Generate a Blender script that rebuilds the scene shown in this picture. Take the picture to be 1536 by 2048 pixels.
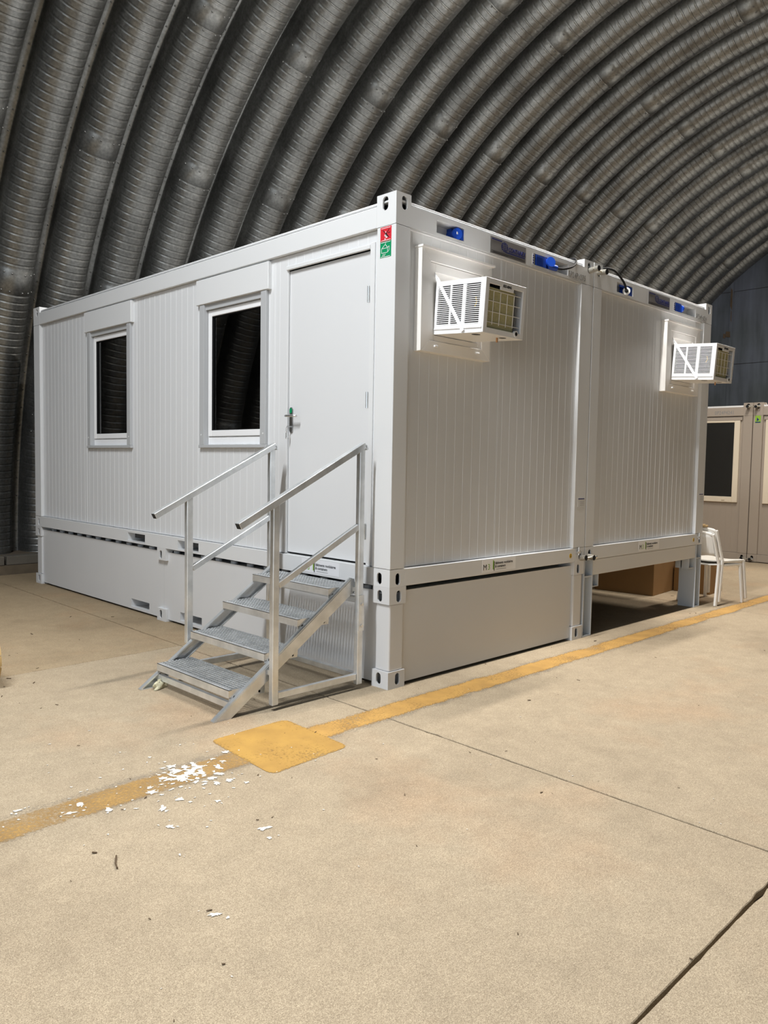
import bpy, bmesh, math, random
from mathutils import Vector, Matrix
random.seed(7)
R = math.radians
scene = bpy.context.scene
for o in list(bpy.data.objects): bpy.data.objects.remove(o)
COL = scene.collection

# ------------------------------------------------------------------ camera
CAM = Vector((-3.69192, -3.65764, 1.52722)); YAW, PITCH, ROLL, FPX = 0.78125, -0.06286, 0.01727, 1572.707
fw = Vector((math.cos(PITCH)*math.sin(YAW), math.cos(PITCH)*math.cos(YAW), math.sin(PITCH)))
rt0 = Vector((math.cos(YAW), -math.sin(YAW), 0)); up0 = rt0.cross(fw)
rt = rt0*math.cos(ROLL) + up0*math.sin(ROLL); up = up0*math.cos(ROLL) - rt0*math.sin(ROLL)
cd = bpy.data.cameras.new('camera'); cam = bpy.data.objects.new('camera', cd); COL.objects.link(cam)
cd.sensor_fit = 'HORIZONTAL'; cd.sensor_width = 36; cd.lens = 36*FPX/1536; cd.clip_start = .05; cd.clip_end = 300
m3 = Matrix((rt, up, -fw)).transposed(); cam.matrix_world = Matrix.Translation(CAM) @ m3.to_4x4()
scene.camera = cam

# ------------------------------------------------------------------ world, lamps, exposure
w = bpy.data.worlds.new('world'); scene.world = w; w.use_nodes = True
bg = w.node_tree.nodes['Background']; bg.inputs[0].default_value = (.84, .92, 1.0, 1); bg.inputs[1].default_value = 2.3
vs = scene.view_settings; vs.view_transform = 'Standard'; vs.look = 'None'; vs.gamma = 1; vs.use_curve_mapping = False
vs.exposure = -0.50
cy = scene.cycles; cy.use_light_tree = False; cy.max_bounces = 5; cy.diffuse_bounces = 3; cy.glossy_bounces = 3; cy.transmission_bounces = 4; cy.transparent_max_bounces = 8; cy.caustics_reflective = False; cy.caustics_refractive = False
# row of high lamps hung along the crown of the shelter (they stay above the frame)
def crown_lamp(x, power, col):
    ld = bpy.data.lights.new('crown_lamp', 'AREA'); ld.shape = 'RECTANGLE'; ld.size = 2.2; ld.size_y = .14; ld.energy = power; ld.color = col
    lo = bpy.data.objects.new('crown_lamp', ld); COL.objects.link(lo); lo.location = (x, -.15, 7.15)
for lx, lp, lc in ((-4.2, 900, (.955, .98, 1)), (.9, 620, (1, .97, .93)), (6.1, 560, (1, .93, .84)), (10.9, 520, (1, .90, .78))): crown_lamp(lx, lp, lc)
# daylight through the open mouth of the shelter behind the camera
pd = bpy.data.lights.new('mouth_portal', 'AREA'); pd.shape = 'RECTANGLE'; pd.size = 8.6; pd.size_y = 7.6; pd.cycles.is_portal = True
po = bpy.data.objects.new('mouth_portal', pd); COL.objects.link(po); po.location = (-7.75, -4.1, 3.9)
po.rotation_euler = (R(90), 0, R(-90))

# ------------------------------------------------------------------ materials
def new_mat(name):
    m = bpy.data.materials.new(name); m.use_nodes = True
    return m, m.node_tree.nodes, m.node_tree.links, m.node_tree.nodes['Principled BSDF']
def lk(L, a, b): L.new(a, b)
def plain(name, col, rough=.5, metal=0., noise=.0, scale=20., bump=0., spec=.5):
    m, N, L, P = new_mat(name)
    P.inputs['Base Color'].default_value = (*col, 1); P.inputs['Roughness'].default_value = rough; P.inputs['Metallic'].default_value = metal
    P.inputs['Specular IOR Level'].default_value = spec
    if noise or bump:
        tc = N.new('ShaderNodeTexCoord'); nz = N.new('ShaderNodeTexNoise'); nz.inputs['Scale'].default_value = scale; nz.inputs['Detail'].default_value = 5
        L.new(tc.outputs['Object'], nz.inputs['Vector'])
        if noise:
            mx = N.new('ShaderNodeMix'); mx.data_type = 'RGBA'
            mx.inputs[6].default_value = (*[max(0, c*(1-noise)) for c in col], 1); mx.inputs[7].default_value = (*[min(1, c*(1+noise)) for c in col], 1)
            L.new(nz.outputs['Fac'], mx.inputs[0]); L.new(mx.outputs[2], P.inputs['Base Color'])
        if bump:
            b = N.new('ShaderNodeBump'); b.inputs['Strength'].default_value = bump; b.inputs['Distance'].default_value = .01
            L.new(nz.outputs['Fac'], b.inputs['Height']); L.new(b.outputs[0], P.inputs['Normal'])
    return m
M = {}
M['paint'] = plain('container_paint', (.735, .745, .75), .38, noise=.015, scale=1.5)
M['panel'] = plain('panel_coating', (.715, .725, .735), .36, noise=.015, scale=1.2)
M['plinth'] = plain('plinth_paint', (.68, .685, .69), .42, noise=.03, scale=2.5)
M['stand'] = plain('stand_paint', (.58, .62, .66), .45, noise=.03, scale=3)
M['upvc'] = plain('white_plastic', (.90, .905, .915), .35)
M['cream'] = plain('cream_plastic', (.86, .835, .795), .4)
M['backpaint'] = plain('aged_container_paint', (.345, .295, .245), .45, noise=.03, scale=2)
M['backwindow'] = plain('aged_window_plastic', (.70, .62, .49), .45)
M['rubber'] = plain('black_rubber', (.012, .012, .013), .6, spec=.2)
M['dark'] = plain('dark_void', (.02, .02, .02), .9)
M['blue'] = plain('blue_plastic', (.012, .07, .46), .4)
M['alu'] = plain('aluminium_strip', (.47, .48, .49), .4, .0)
M['steel'] = plain('brushed_steel', (.42, .42, .42), .3, .9)
M['brass'] = plain('zinc_steel', (.56, .54, .48), .34, .8)
M['chrome'] = plain('bright_zinc', (.75, .76, .76), .25, .9)
M['red'] = plain('red_print', (.62, .02, .035), .45)
M['green'] = plain('green_print', (.0, .26, .10), .45)
M['limegreen'] = plain('lime_print', (.23, .42, .04), .5)
M['black'] = plain('black_print', (.015, .015, .018), .5)
M['greyprint'] = plain('grey_print', (.22, .22, .22), .6)
M['white'] = plain('white_print', (.82, .82, .82), .5)
M['platemetal'] = plain('name_plate_metal', (.27, .26, .255), .4, .3)
M['navy'] = plain('navy_print', (.006, .012, .14), .5)
M['labelwhite'] = plain('label_film', (.84, .84, .86), .45)
M['labelsoft'] = plain('label_film_matt', (.90, .90, .90), .55)
M['chair'] = plain('white_chair_plastic', (.85, .83, .78), .4)
M['coil'] = plain('olive_fins', (.58, .54, .30), .6, noise=.25, scale=60)
M['copper'] = plain('copper_pipe', (.55, .28, .12), .4, .7)
M['yellowdot'] = plain('yellow_print', (.75, .48, .03), .5)
M['rag'] = plain('pale_rag', (.62, .58, .40), .85, noise=.2, scale=30)
M['dropping'] = plain('white_dropping', (.64, .60, .535), .8, noise=.06, scale=60)
M['debris'] = plain('brown_debris', (.10, .065, .035), .9)
M['room'] = plain('room_lining', (.06, .06, .06), .8)
M['joint'] = plain('joint_filler', (.075, .06, .05), .9, noise=.3, scale=30)
M['glass'] = None
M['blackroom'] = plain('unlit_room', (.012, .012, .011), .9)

# glass: real pane, tinted by the dark room behind
m, N, L, P = new_mat('window_glass'); M['glass'] = m
P.inputs['Base Color'].default_value = (.004, .005, .006, 1); P.inputs['Roughness'].default_value = .02; P.inputs['IOR'].default_value = 1.55
P.inputs['Transmission Weight'].default_value = 0
tr = N.new('ShaderNodeBsdfTransparent'); tr.inputs[0].default_value = (.45, .48, .47, 1)
gl = N.new('ShaderNodeBsdfGlossy'); gl.inputs['Roughness'].default_value = .015; gl.inputs[0].default_value = (1, 1, 1, 1)
fr = N.new('ShaderNodeFresnel'); fr.inputs[0].default_value = 1.62
ms = N.new('ShaderNodeMixShader'); L.new(fr.outputs[0], ms.inputs[0]); L.new(tr.outputs[0], ms.inputs[1]); L.new(gl.outputs[0], ms.inputs[2])
L.new(ms.outputs[0], N['Material Output'].inputs[0])

# galvanised stair steel
m, N, L, P = new_mat('galvanised_steel'); M['galv'] = m
tc = N.new('ShaderNodeTexCoord'); nz = N.new('ShaderNodeTexNoise'); nz.inputs['Scale'].default_value = 9; nz.inputs['Detail'].default_value = 6
rp = N.new('ShaderNodeValToRGB'); rp.color_ramp.elements[0].position = .3; rp.color_ramp.elements[0].color = (.60, .62, .63, 1)
rp.color_ramp.elements[1].position = .72; rp.color_ramp.elements[1].color = (.86, .88, .89, 1)
L.new(tc.outputs['Object'], nz.inputs[0]); L.new(nz.outputs[0], rp.inputs[0]); L.new(rp.outputs[0], P.inputs['Base Color'])
P.inputs['Metallic'].default_value = .70; P.inputs['Roughness'].default_value = .30

# corrugated liner steel: dull zinc with spangle, smears and rust specks
m, N, L, P = new_mat('liner_zinc'); M['liner'] = m
tc = N.new('ShaderNodeTexCoord'); oi = N.new('ShaderNodeObjectInfo'); ad = N.new('ShaderNodeVectorMath'); ad.operation = 'ADD'
L.new(tc.outputs['Object'], ad.inputs[0]); L.new(oi.outputs['Location'], ad.inputs[1])
n1 = N.new('ShaderNodeTexNoise'); n1.inputs['Scale'].default_value = 1.6; n1.inputs['Detail'].default_value = 5; n1.inputs['Roughness'].default_value = .62
n2 = N.new('ShaderNodeTexNoise'); n2.inputs['Scale'].default_value = 34; n2.inputs['Detail'].default_value = 3
L.new(ad.outputs[0], n1.inputs[0]); L.new(ad.outputs[0], n2.inputs[0])
r1 = N.new('ShaderNodeValToRGB'); r1.color_ramp.elements[0].position = .30; r1.color_ramp.elements[0].color = (.140, .142, .137, 1)
r1.color_ramp.elements[1].position = .72; r1.color_ramp.elements[1].color = (.30, .305, .295, 1)
r2 = N.new('ShaderNodeValToRGB'); r2.color_ramp.elements[0].position = .32; r2.color_ramp.elements[0].color = (.78, .78, .78, 1)
r2.color_ramp.elements[1].position = .70; r2.color_ramp.elements[1].color = (1.14, 1.14, 1.14, 1)
mu = N.new('ShaderNodeMix'); mu.data_type = 'RGBA'; mu.blend_type = 'MULTIPLY'; mu.inputs[0].default_value = 1
L.new(n1.outputs[0], r1.inputs[0]); L.new(n2.outputs[0], r2.inputs[0]); L.new(r1.outputs[0], mu.inputs[6]); L.new(r2.outputs[0], mu.inputs[7])
L.new(mu.outputs[2], P.inputs['Base Color'])
P.inputs['Metallic'].default_value = .80; P.inputs['Roughness'].default_value = .38

# concrete floor
m, N, L, P = new_mat('beige_concrete'); M['concrete'] = m
tc = N.new('ShaderNodeTexCoord')
def noise(scale, detail=5, rough=.55):
    n = N.new('ShaderNodeTexNoise'); n.inputs['Scale'].default_value = scale; n.inputs['Detail'].default_value = detail; n.inputs['Roughness'].default_value = rough
    L.new(tc.outputs['Object'], n.inputs[0]); return n
def ramp(n, p0, c0, p1, c1):
    r = N.new('ShaderNodeValToRGB'); r.color_ramp.elements[0].position = p0; r.color_ramp.elements[0].color = (*c0, 1)
    r.color_ramp.elements[1].position = p1; r.color_ramp.elements[1].color = (*c1, 1); L.new(n.outputs[0], r.inputs[0]); return r
def mul(a, b, f=1, mode='MULTIPLY'):
    x = N.new('ShaderNodeMix'); x.data_type = 'RGBA'; x.blend_type = mode; x.inputs[0].default_value = f
    L.new(a, x.inputs[6]); L.new(b, x.inputs[7]); return x.outputs[2]
n_lo = noise(.95, 4, .6); n_mid = noise(7.5, 5, .72); n_hi = noise(250, 2, .8)
base = ramp(n_lo, .30, (.385, .318, .224), .70, (.432, .360, .256))
mott = ramp(n_mid, .30, (.90, .89, .88), .66, (1.05, 1.04, 1.03))
gran = ramp(n_hi, .38, (.62, .595, .57), .60, (1.14, 1.14, 1.14))
c = mul(mul(base.outputs[0], mott.outputs[0]), gran.outputs[0])
pit = N.new('ShaderNodeTexVoronoi'); pit.inputs['Scale'].default_value = 30; L.new(tc.outputs['Object'], pit.inputs['Vector'])
pr = N.new('ShaderNodeValToRGB'); pr.color_ramp.elements[0].position = .015; pr.color_ramp.elements[0].color = (.42, .38, .34, 1)
pr.color_ramp.elements[1].position = .055; pr.color_ramp.elements[1].color = (1, 1, 1, 1); L.new(pit.outputs['Distance'], pr.inputs[0])
c = mul(c, pr.outputs[0], .8)
sc_ = N.new('ShaderNodeSeparateColor'); L.new(n_lo.outputs['Color'], sc_.inputs[0])
def ramp2(sock, p0, c0, p1, c1):
    r = N.new('ShaderNodeValToRGB'); r.color_ramp.elements[0].position = p0; r.color_ramp.elements[0].color = (*c0, 1)
    r.color_ramp.elements[1].position = p1; r.color_ramp.elements[1].color = (*c1, 1); L.new(sock, r.inputs[0]); return r.outputs[0]
c = mul(c, ramp2(sc_.outputs[1], .56, (1, 1, 1), .72, (.83, .82, .81)))
c = mul(c, ramp2(sc_.outputs[2], .52, (1, 1, 1), .72, (1.06, .96, .90)))
cell = N.new('ShaderNodeTexVoronoi'); cell.inputs['Scale'].default_value = 170; L.new(tc.outputs['Object'], cell.inputs['Vector'])
sx = N.new('ShaderNodeSeparateColor'); L.new(cell.outputs['Color'], sx.inputs[0])
c = mul(c, ramp2(sx.outputs[0], 0, (.84, .82, .80), 1, (1.10, 1.10, 1.10)))
L.new(c, P.inputs['Base Color']); P.inputs['Roughness'].default_value = .75; P.inputs['Specular IOR Level'].default_value = .3

om = M['concrete'].copy(); om.name = 'dirty_shaded_concrete'; M['concrete_dirty_shade'] = om  # browner copy for the far slabs: slab dirt plus shade put into the tint
tint = om.node_tree.nodes.new('ShaderNodeMix'); tint.data_type = 'RGBA'; tint.blend_type = 'MULTIPLY'; tint.inputs[0].default_value = 1; tint.inputs[7].default_value = (.91, .86, .78, 1)
pb = om.node_tree.nodes['Principled BSDF']; src = pb.inputs['Base Color'].links[0].from_socket
om.node_tree.links.new(src, tint.inputs[6]); om.node_tree.links.new(tint.outputs[2], pb.inputs['Base Color'])

# worn road paint lying on the concrete
def worn_paint(name, c0, c1, lo, hi, edge):
    m, N, L, P = new_mat(name)
    tc = N.new('ShaderNodeTexCoord')
    n1 = N.new('ShaderNodeTexNoise'); n1.inputs['Scale'].default_value = 7; n1.inputs['Detail'].default_value = 6
    n2 = N.new('ShaderNodeTexNoise'); n2.inputs['Scale'].default_value = 70; n2.inputs['Detail'].default_value = 5; n2.inputs['Roughness'].default_value = .7
    n3 = N.new('ShaderNodeTexNoise'); n3.inputs['Scale'].default_value = 2.2; n3.inputs['Detail'].default_value = 4
    for n in (n1, n2, n3): L.new(tc.outputs['Object'], n.inputs[0])
    r = N.new('ShaderNodeValToRGB'); r.color_ramp.elements[0].color = (*c0, 1); r.color_ramp.elements[0].position = .3
    r.color_ramp.elements[1].color = (*c1, 1); r.color_ramp.elements[1].position = .7
    L.new(n1.outputs[0], r.inputs[0]); L.new(r.outputs[0], P.inputs['Base Color']); P.inputs['Roughness'].default_value = .65
    a1 = N.new('ShaderNodeMath'); a1.operation = 'MULTIPLY'; a1.inputs[1].default_value = .45; L.new(n3.outputs[0], a1.inputs[0])
    a2 = N.new('ShaderNodeMath'); a2.operation = 'MULTIPLY_ADD'; a2.inputs[1].default_value = .55; L.new(n2.outputs[0], a2.inputs[0]); L.new(a1.outputs[0], a2.inputs[2])
    at = N.new('ShaderNodeAttribute'); at.attribute_name = 'edge'
    a3 = N.new('ShaderNodeMath'); a3.operation = 'SUBTRACT'; L.new(a2.outputs[0], a3.inputs[0])
    a4 = N.new('ShaderNodeMath'); a4.operation = 'MULTIPLY'; a4.inputs[1].default_value = edge; L.new(at.outputs['Fac'], a4.inputs[0]); L.new(a4.outputs[0], a3.inputs[1])
    mp = N.new('ShaderNodeMapRange'); mp.inputs[1].default_value = lo; mp.inputs[2].default_value = hi; L.new(a3.outputs[0], mp.inputs[0])
    L.new(mp.outputs[0], P.inputs['Alpha'])
    return m
M['yellow'] = worn_paint('worn_yellow_paint', (.37, .205, .05), (.50, .285, .07), .34, .48, .16)
M['yellowfull'] = worn_paint('yellow_paint', (.36, .20, .042), (.46, .265, .055), .31, .45, .10)
M['yellowfaded'] = worn_paint('faded_yellow_paint', (.37, .215, .065), (.48, .285, .085), .36, .62, .22)
M['tyre'] = worn_paint('grey_scuff', (.26, .22, .17), (.34, .29, .22), .42, .72, .20)

# end wall plates
m, N, L, P = new_mat('blue_grey_plate'); M['endwall'] = m
tc = N.new('ShaderNodeTexCoord'); mp = N.new('ShaderNodeMapping'); mp.inputs['Scale'].default_value = (1, 2.6, .35); L.new(tc.outputs['Object'], mp.inputs[0])
n1 = N.new('ShaderNodeTexNoise'); n1.inputs['Scale'].default_value = 2.2; n1.inputs['Detail'].default_value = 8; L.new(mp.outputs[0], n1.inputs[0])
n2 = N.new('ShaderNodeTexNoise'); n2.inputs['Scale'].default_value = .8; n2.inputs['Detail'].default_value = 5; L.new(tc.outputs['Object'], n2.inputs[0])
r = N.new('ShaderNodeValToRGB'); r.color_ramp.elements[0].position = .32; r.color_ramp.elements[0].color = (.070, .082, .094, 1)
r.color_ramp.elements[1].position = .7; r.color_ramp.elements[1].color = (.118, .136, .162, 1); L.new(n1.outputs[0], r.inputs[0])
r2 = N.new('ShaderNodeValToRGB'); r2.color_ramp.elements[0].position = .35; r2.color_ramp.elements[0].color = (.75, .78, .74, 1)
r2.color_ramp.elements[1].position = .68; r2.color_ramp.elements[1].color = (1.1, 1.1, 1.25, 1); L.new(n2.outputs[0], r2.inputs[0])
x = N.new('ShaderNodeMix'); x.data_type = 'RGBA'; x.blend_type = 'MULTIPLY'; x.inputs[0].default_value = 1; L.new(r.outputs[0], x.inputs[6]); L.new(r2.outputs[0], x.inputs[7])
L.new(x.outputs[2], P.inputs['Base Color']); P.inputs['Roughness'].default_value = .6
M['rust'] = plain('rust_streak', (.09, .062, .038), .8, noise=.4, scale=6)
M['curb'] = plain('old_shaded_curb', (.13, .115, .092), .85, noise=.35, scale=6, bump=.5)  # concrete tone lowered to carry the shade of the left corner
M['earth'] = plain('shaded_dirt_ledge', (.13, .10, .066), .95, noise=.4, scale=7, bump=.6)  # brown ledge, its colour lowered for the same corner shade
M['wood'] = plain('pine_boards', (.50, .34, .15), .6, noise=.12, scale=14)
M['card'] = plain('brown_cardboard', (.33, .19, .075), .8, noise=.08, scale=6)
M['tape'] = plain('parcel_tape', (.42, .26, .12), .35)

# ------------------------------------------------------------------ mesh helpers
class MB:
    def __init__(s): s.v = []; s.f = []; s.m = []; s.smooth = False
    def add(s, vs, fs, mi=0):
        n = len(s.v); s.v += [tuple(p) for p in vs]; s.f += [tuple(n+i for i in f) for f in fs]; s.m += [mi]*len(fs); return s
    def box(s, x0, x1, y0, y1, z0, z1, mi=0):
        return s.add([(x0,y0,z0),(x1,y0,z0),(x1,y1,z0),(x0,y1,z0),(x0,y0,z1),(x1,y0,z1),(x1,y1,z1),(x0,y1,z1)],
                     [(0,3,2,1),(4,5,6,7),(0,1,5,4),(1,2,6,5),(2,3,7,6),(3,0,4,7)], mi)
    def bar(s, a, b, wd, ht, ref=(0,0,1), mi=0):
        """rectangular bar from a to b; ht measured along ref"""
        a, b = Vector(a), Vector(b); d = (b-a).normalized(); r = Vector(ref); sd = d.cross(r).normalized(); u = sd.cross(d).normalized()
        P = []
        for p in (a, b):
            for i, j in ((-1,-1),(1,-1),(1,1),(-1,1)): P.append(p + sd*(i*wd/2) + u*(j*ht/2))
        return s.add(P, [(0,1,2,3),(7,6,5,4),(0,4,5,1),(1,5,6,2),(2,6,7,3),(3,7,4,0)], mi)
    def cyl(s, a, b, r, n=12, r2=None, mi=0, cap=True):
        a, b = Vector(a), Vector(b); d = (b-a).normalized(); ref = Vector((0,0,1)) if abs(d.z) < .9 else Vector((1,0,0))
        u = d.cross(ref).normalized(); v = d.cross(u); r2 = r if r2 is None else r2; P = []
        for p, q in ((a, r), (b, r2)):
            for k in range(n): t = 2*math.pi*k/n; P.append(p + u*(q*math.cos(t)) + v*(q*math.sin(t)))
        F = [(k, k+n, (k+1) % n+n, (k+1) % n) for k in range(n)]
        if cap: F += [tuple(range(n)), tuple(range(2*n-1, n-1, -1))]
        return s.add(P, F, mi)
    def prism(s, poly, n0, n1, mi=0):
        """poly: list of 3d points (convex), swept from offset n0 to n1 (vectors)"""
        k = len(poly); n0, n1 = Vector(n0), Vector(n1)
        P = [Vector(p)+n0 for p in poly] + [Vector(p)+n1 for p in poly]
        F = [tuple(range(k))[::-1], tuple(range(k, 2*k))] + [(i, (i+1) % k, (i+1) % k+k, i+k) for i in range(k)]
        return s.add(P, F, mi)
    def tube(s, pts, r, n=8, mi=0):
        pts = [Vector(p) for p in pts]; base = len(s.v); prev = None
        for i, p in enumerate(pts):
            d = (pts[min(i+1, len(pts)-1)] - pts[max(i-1, 0)]).normalized()
            if prev is None: prev = d.orthogonal().normalized()
            prev = (prev - d*prev.dot(d)).normalized(); v = d.cross(prev)
            for k in range(n): t = 2*math.pi*k/n; s.v.append(tuple(p + prev*(r*math.cos(t)) + v*(r*math.sin(t))))
        for i in range(len(pts)-1):
            for k in range(n):
                a = base+i*n+k; b = base+i*n+(k+1) % n; s.f.append((a, b, b+n, a+n)); s.m.append(mi)
        s.f.append(tuple(base+k for k in range(n))[::-1]); s.m.append(mi)
        e = base+(len(pts)-1)*n; s.f.append(tuple(e+k for k in range(n))); s.m.append(mi)
        return s
    def rotated(s, mat):
        s.v = [tuple(mat @ Vector(p)) for p in s.v]; return s

def build(name, mb, mats, parent=None, bevel=0, smooth=False, local=False, segs=1, fix=True):
    """links one mesh; geometry is given in world coordinates unless local=True"""
    me = bpy.data.meshes.new(name)
    off = Vector((0, 0, 0))
    if parent is not None and not local:
        p = parent
        while p is not None: off += p.location; p = p.parent
    me.from_pydata([tuple(Vector(v)-off) for v in mb.v], [], mb.f)
    if not isinstance(mats, (list, tuple)): mats = [mats]
    for mm in mats: me.materials.append(mm)
    if len(mats) > 1:
        for pz, mi in zip(me.polygons, mb.m): pz.material_index = mi
    if fix:
        b = bmesh.new(); b.from_mesh(me); bmesh.ops.recalc_face_normals(b, faces=b.faces); b.to_mesh(me); b.free()
    if smooth:
        for pz in me.polygons: pz.use_smooth = True
    me.update()
    o = bpy.data.objects.new(name, me); COL.objects.link(o)
    if parent is not None: o.parent = parent
    if bevel:
        bm_ = o.modifiers.new('bevel', 'BEVEL'); bm_.width = bevel; bm_.segments = segs; bm_.limit_method = 'ANGLE'; bm_.angle_limit = R(40)
        bm_.harden_normals = False
    return o
def top(o, label, cat, group=None):
    o['label'] = label; o['category'] = cat
    if group: o['group'] = group
    return o
def struct(o): o['kind'] = 'structure'; return o
def empty(name, loc, rz=0):
    o = bpy.data.objects.new(name, None); COL.objects.link(o); o.location = loc; o.rotation_euler = (0, 0, rz); o.empty_display_size = .1; return o
def copy_tree(o, parent=None):
    c = o.copy(); COL.objects.link(c); c.parent = parent
    for ch in list(o.children): copy_tree(ch, c)
    return c
def text(name, body, size, loc, rot, mat, parent, align='LEFT', xs=1.0, bold=0., shear=0., depth=.0006):
    cu = bpy.data.curves.new(name, 'FONT'); cu.body = body; cu.size = size; cu.align_x = align; cu.align_y = 'CENTER'; cu.extrude = depth; cu.offset = bold; cu.shear = shear
    cu.resolution_u = 3
    t = bpy.data.objects.new(name, cu); COL.objects.link(t); bpy.context.view_layer.update()
    me = bpy.data.meshes.new_from_object(t.evaluated_get(bpy.context.evaluated_depsgraph_get()))
    bpy.data.objects.remove(t)
    for v in me.vertices: v.co.x *= xs
    me.materials.clear(); me.materials.append(mat)
    o = bpy.data.objects.new(name, me); COL.objects.link(o)
    off = Vector((0, 0, 0)); p = parent
    while p is not None: off += p.location; p = p.parent
    o.parent = parent; o.location = Vector(loc)-off; o.rotation_euler = rot
    return o
FRONT = (R(90), 0, 0)          # reads on faces looking to -Y
SIDE = (R(90), 0, R(-90))      # reads on faces looking to -X

# ================================================================== SETTING
# ---- floor slabs with real joints
XL = [(-16.4, .0), (-11.05, .0), (-5.72, .0), (-.40, .0105), (4.93, .01), (10.28, .0), (16.35, .0)]
YL = [(-8.2, .0), (-2.672, .010), (2.045, .030), (6.885, .0)]
def isect(xl, yl):
    # x = a + b*y ; y = c + d*x
    a, b = xl; cc, d = yl; y = (cc + d*a)/(1-d*b); return a+b*y, y
flo = MB().box(-16.5, 16.4, -8.5, 7.9, -.35, -.028)
floor = struct(build('floor', flo, M['joint']))
G = .0042
for i in range(len(XL)-1):
    for j in range(len(YL)-1):
        c4 = [isect(XL[i], YL[j]), isect(XL[i+1], YL[j]), isect(XL[i+1], YL[j+1]), isect(XL[i], YL[j+1])]
        ins = [(G, G), (-G, G), (-G, -G), (G, -G)]
        c4 = [(x+a, y+b) for (x, y), (a, b) in zip(c4, ins)]
        ring = []
        near = i in (2, 3) and j in (0, 1, 2)
        for k in range(4):
            (xa, ya), (xb, yb) = c4[k], c4[(k+1) % 4]; n = 90 if near else 6
            dx, dy = yb-ya, -(xb-xa); ln = math.hypot(dx, dy); dx /= ln; dy /= ln
            for q in range(n):
                t = q/n; jt = 0 if q == 0 else -(abs(random.gauss(0, .0016)) + (random.random() < .05)*random.uniform(0, .008))
                ring.append((xa+(xb-xa)*t+dx*jt, ya+(yb-ya)*t+dy*jt))
        n = len(ring); mb = MB()
        cx = sum(p[0] for p in ring)/n; cy = sum(p[1] for p in ring)/n
        P = [(x, y, -.003) for x, y in ring] + [(x+(cx-x)*.0012, y+(cy-y)*.0012, 0) for x, y in ring] + [(x, y, -.028) for x, y in ring]
        F = [tuple(range(n, 2*n))] + [(k, (k+1) % n, n+(k+1) % n, n+k) for k in range(n)] + [(2*n+k, 2*n+(k+1) % n, (k+1) % n, k) for k in range(n)]
        mb.add(P, F); build('slab', mb, M['concrete_dirty_shade'] if j == 2 else M['concrete'], floor)

def decal(name, outline, z, mat, parent, edge_w=.05):
    """thin sheet of paint: outline polygon (convex-ish) + inset ring carrying the edge attribute"""
    n = len(outline); cx = sum(p[0] for p in outline)/n; cy = sum(p[1] for p in outline)/n
    mb = MB(); inn = []
    for k in range(n):
        p0, p1, p2 = Vector(outline[k-1]), Vector(outline[k]), Vector(outline[(k+1) % n])
        d1 = (p1-p0).normalized(); d2 = (p2-p1).normalized(); nn = Vector((-(d1+d2).y, (d1+d2).x)).normalized()
        inn.append(p1 + nn*edge_w)
    P = [(x, y, z) for x, y in outline] + [(p.x, p.y, z) for p in inn]
    F = [(k, (k+1) % n, n+(k+1) % n, n+k) for k in range(n)]
    mb.add(P, F)
    h = n//2
    # strips between the two long sides of the inner ring
    for k in range(h-1): mb.add([], []); mb.f.append((n+k, n+k+1, n+n-2-k, n+n-1-k)); mb.m.append(0)
    o = build(name, mb, mat, parent)
    at = o.data.attributes.new('edge', 'FLOAT', 'POINT')
    for k in range(len(o.data.vertices)): at.data[k].value = 1.0 if k < n else 0.0
    return o
def strip(x0, x1, ya, yb, ya2, yb2, n=60, jit=.008):
    lo = []; hi = []
    for k in range(n+1):
        t = k/n; x = x0+(x1-x0)*t
        lo.append((x+random.gauss(0, jit*.3), ya+(ya2-ya)*t+random.gauss(0, jit))); hi.append((x, yb+(yb2-yb)*t+random.gauss(0, jit)))
    return lo + hi[::-1]
decal('grey_scuff', strip(-4.2, 9.2, -.52, -.18, -.43, -.13, 260, .006), .0006, M['tyre'], floor, .06)
decal('yellow_line', strip(-.98, 9.4, -.425, -.215, -.375, -.215, 300, .0035), .0012, M['yellow'], floor, .03)
decal('yellow_line', strip(-4.4, -1.30, -.50, -.27, -.455, -.235, 110, .0035), .0012, M['yellowfaded'], floor, .03)
def roundrect(cs, r, n=5):
    out = []; k = len(cs)
    for i in range(k):
        p0, p1, p2 = Vector(cs[i-1]), Vector(cs[i]), Vector(cs[(i+1) % k]); a = p1+(p0-p1).normalized()*r; b = p1+(p2-p1).normalized()*r
        for q in range(n):
            t = q/(n-1); out.append((a*(1-t)**2 + p1*2*t*(1-t) + b*t*t).to_tuple())
    return out
decal('yellow_square', roundrect([(-1.43, -.635), (-.895, -.60), (-.875, -.02), (-1.40, -.03)], .055), .0018, M['yellowfull'], floor, .02)

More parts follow.
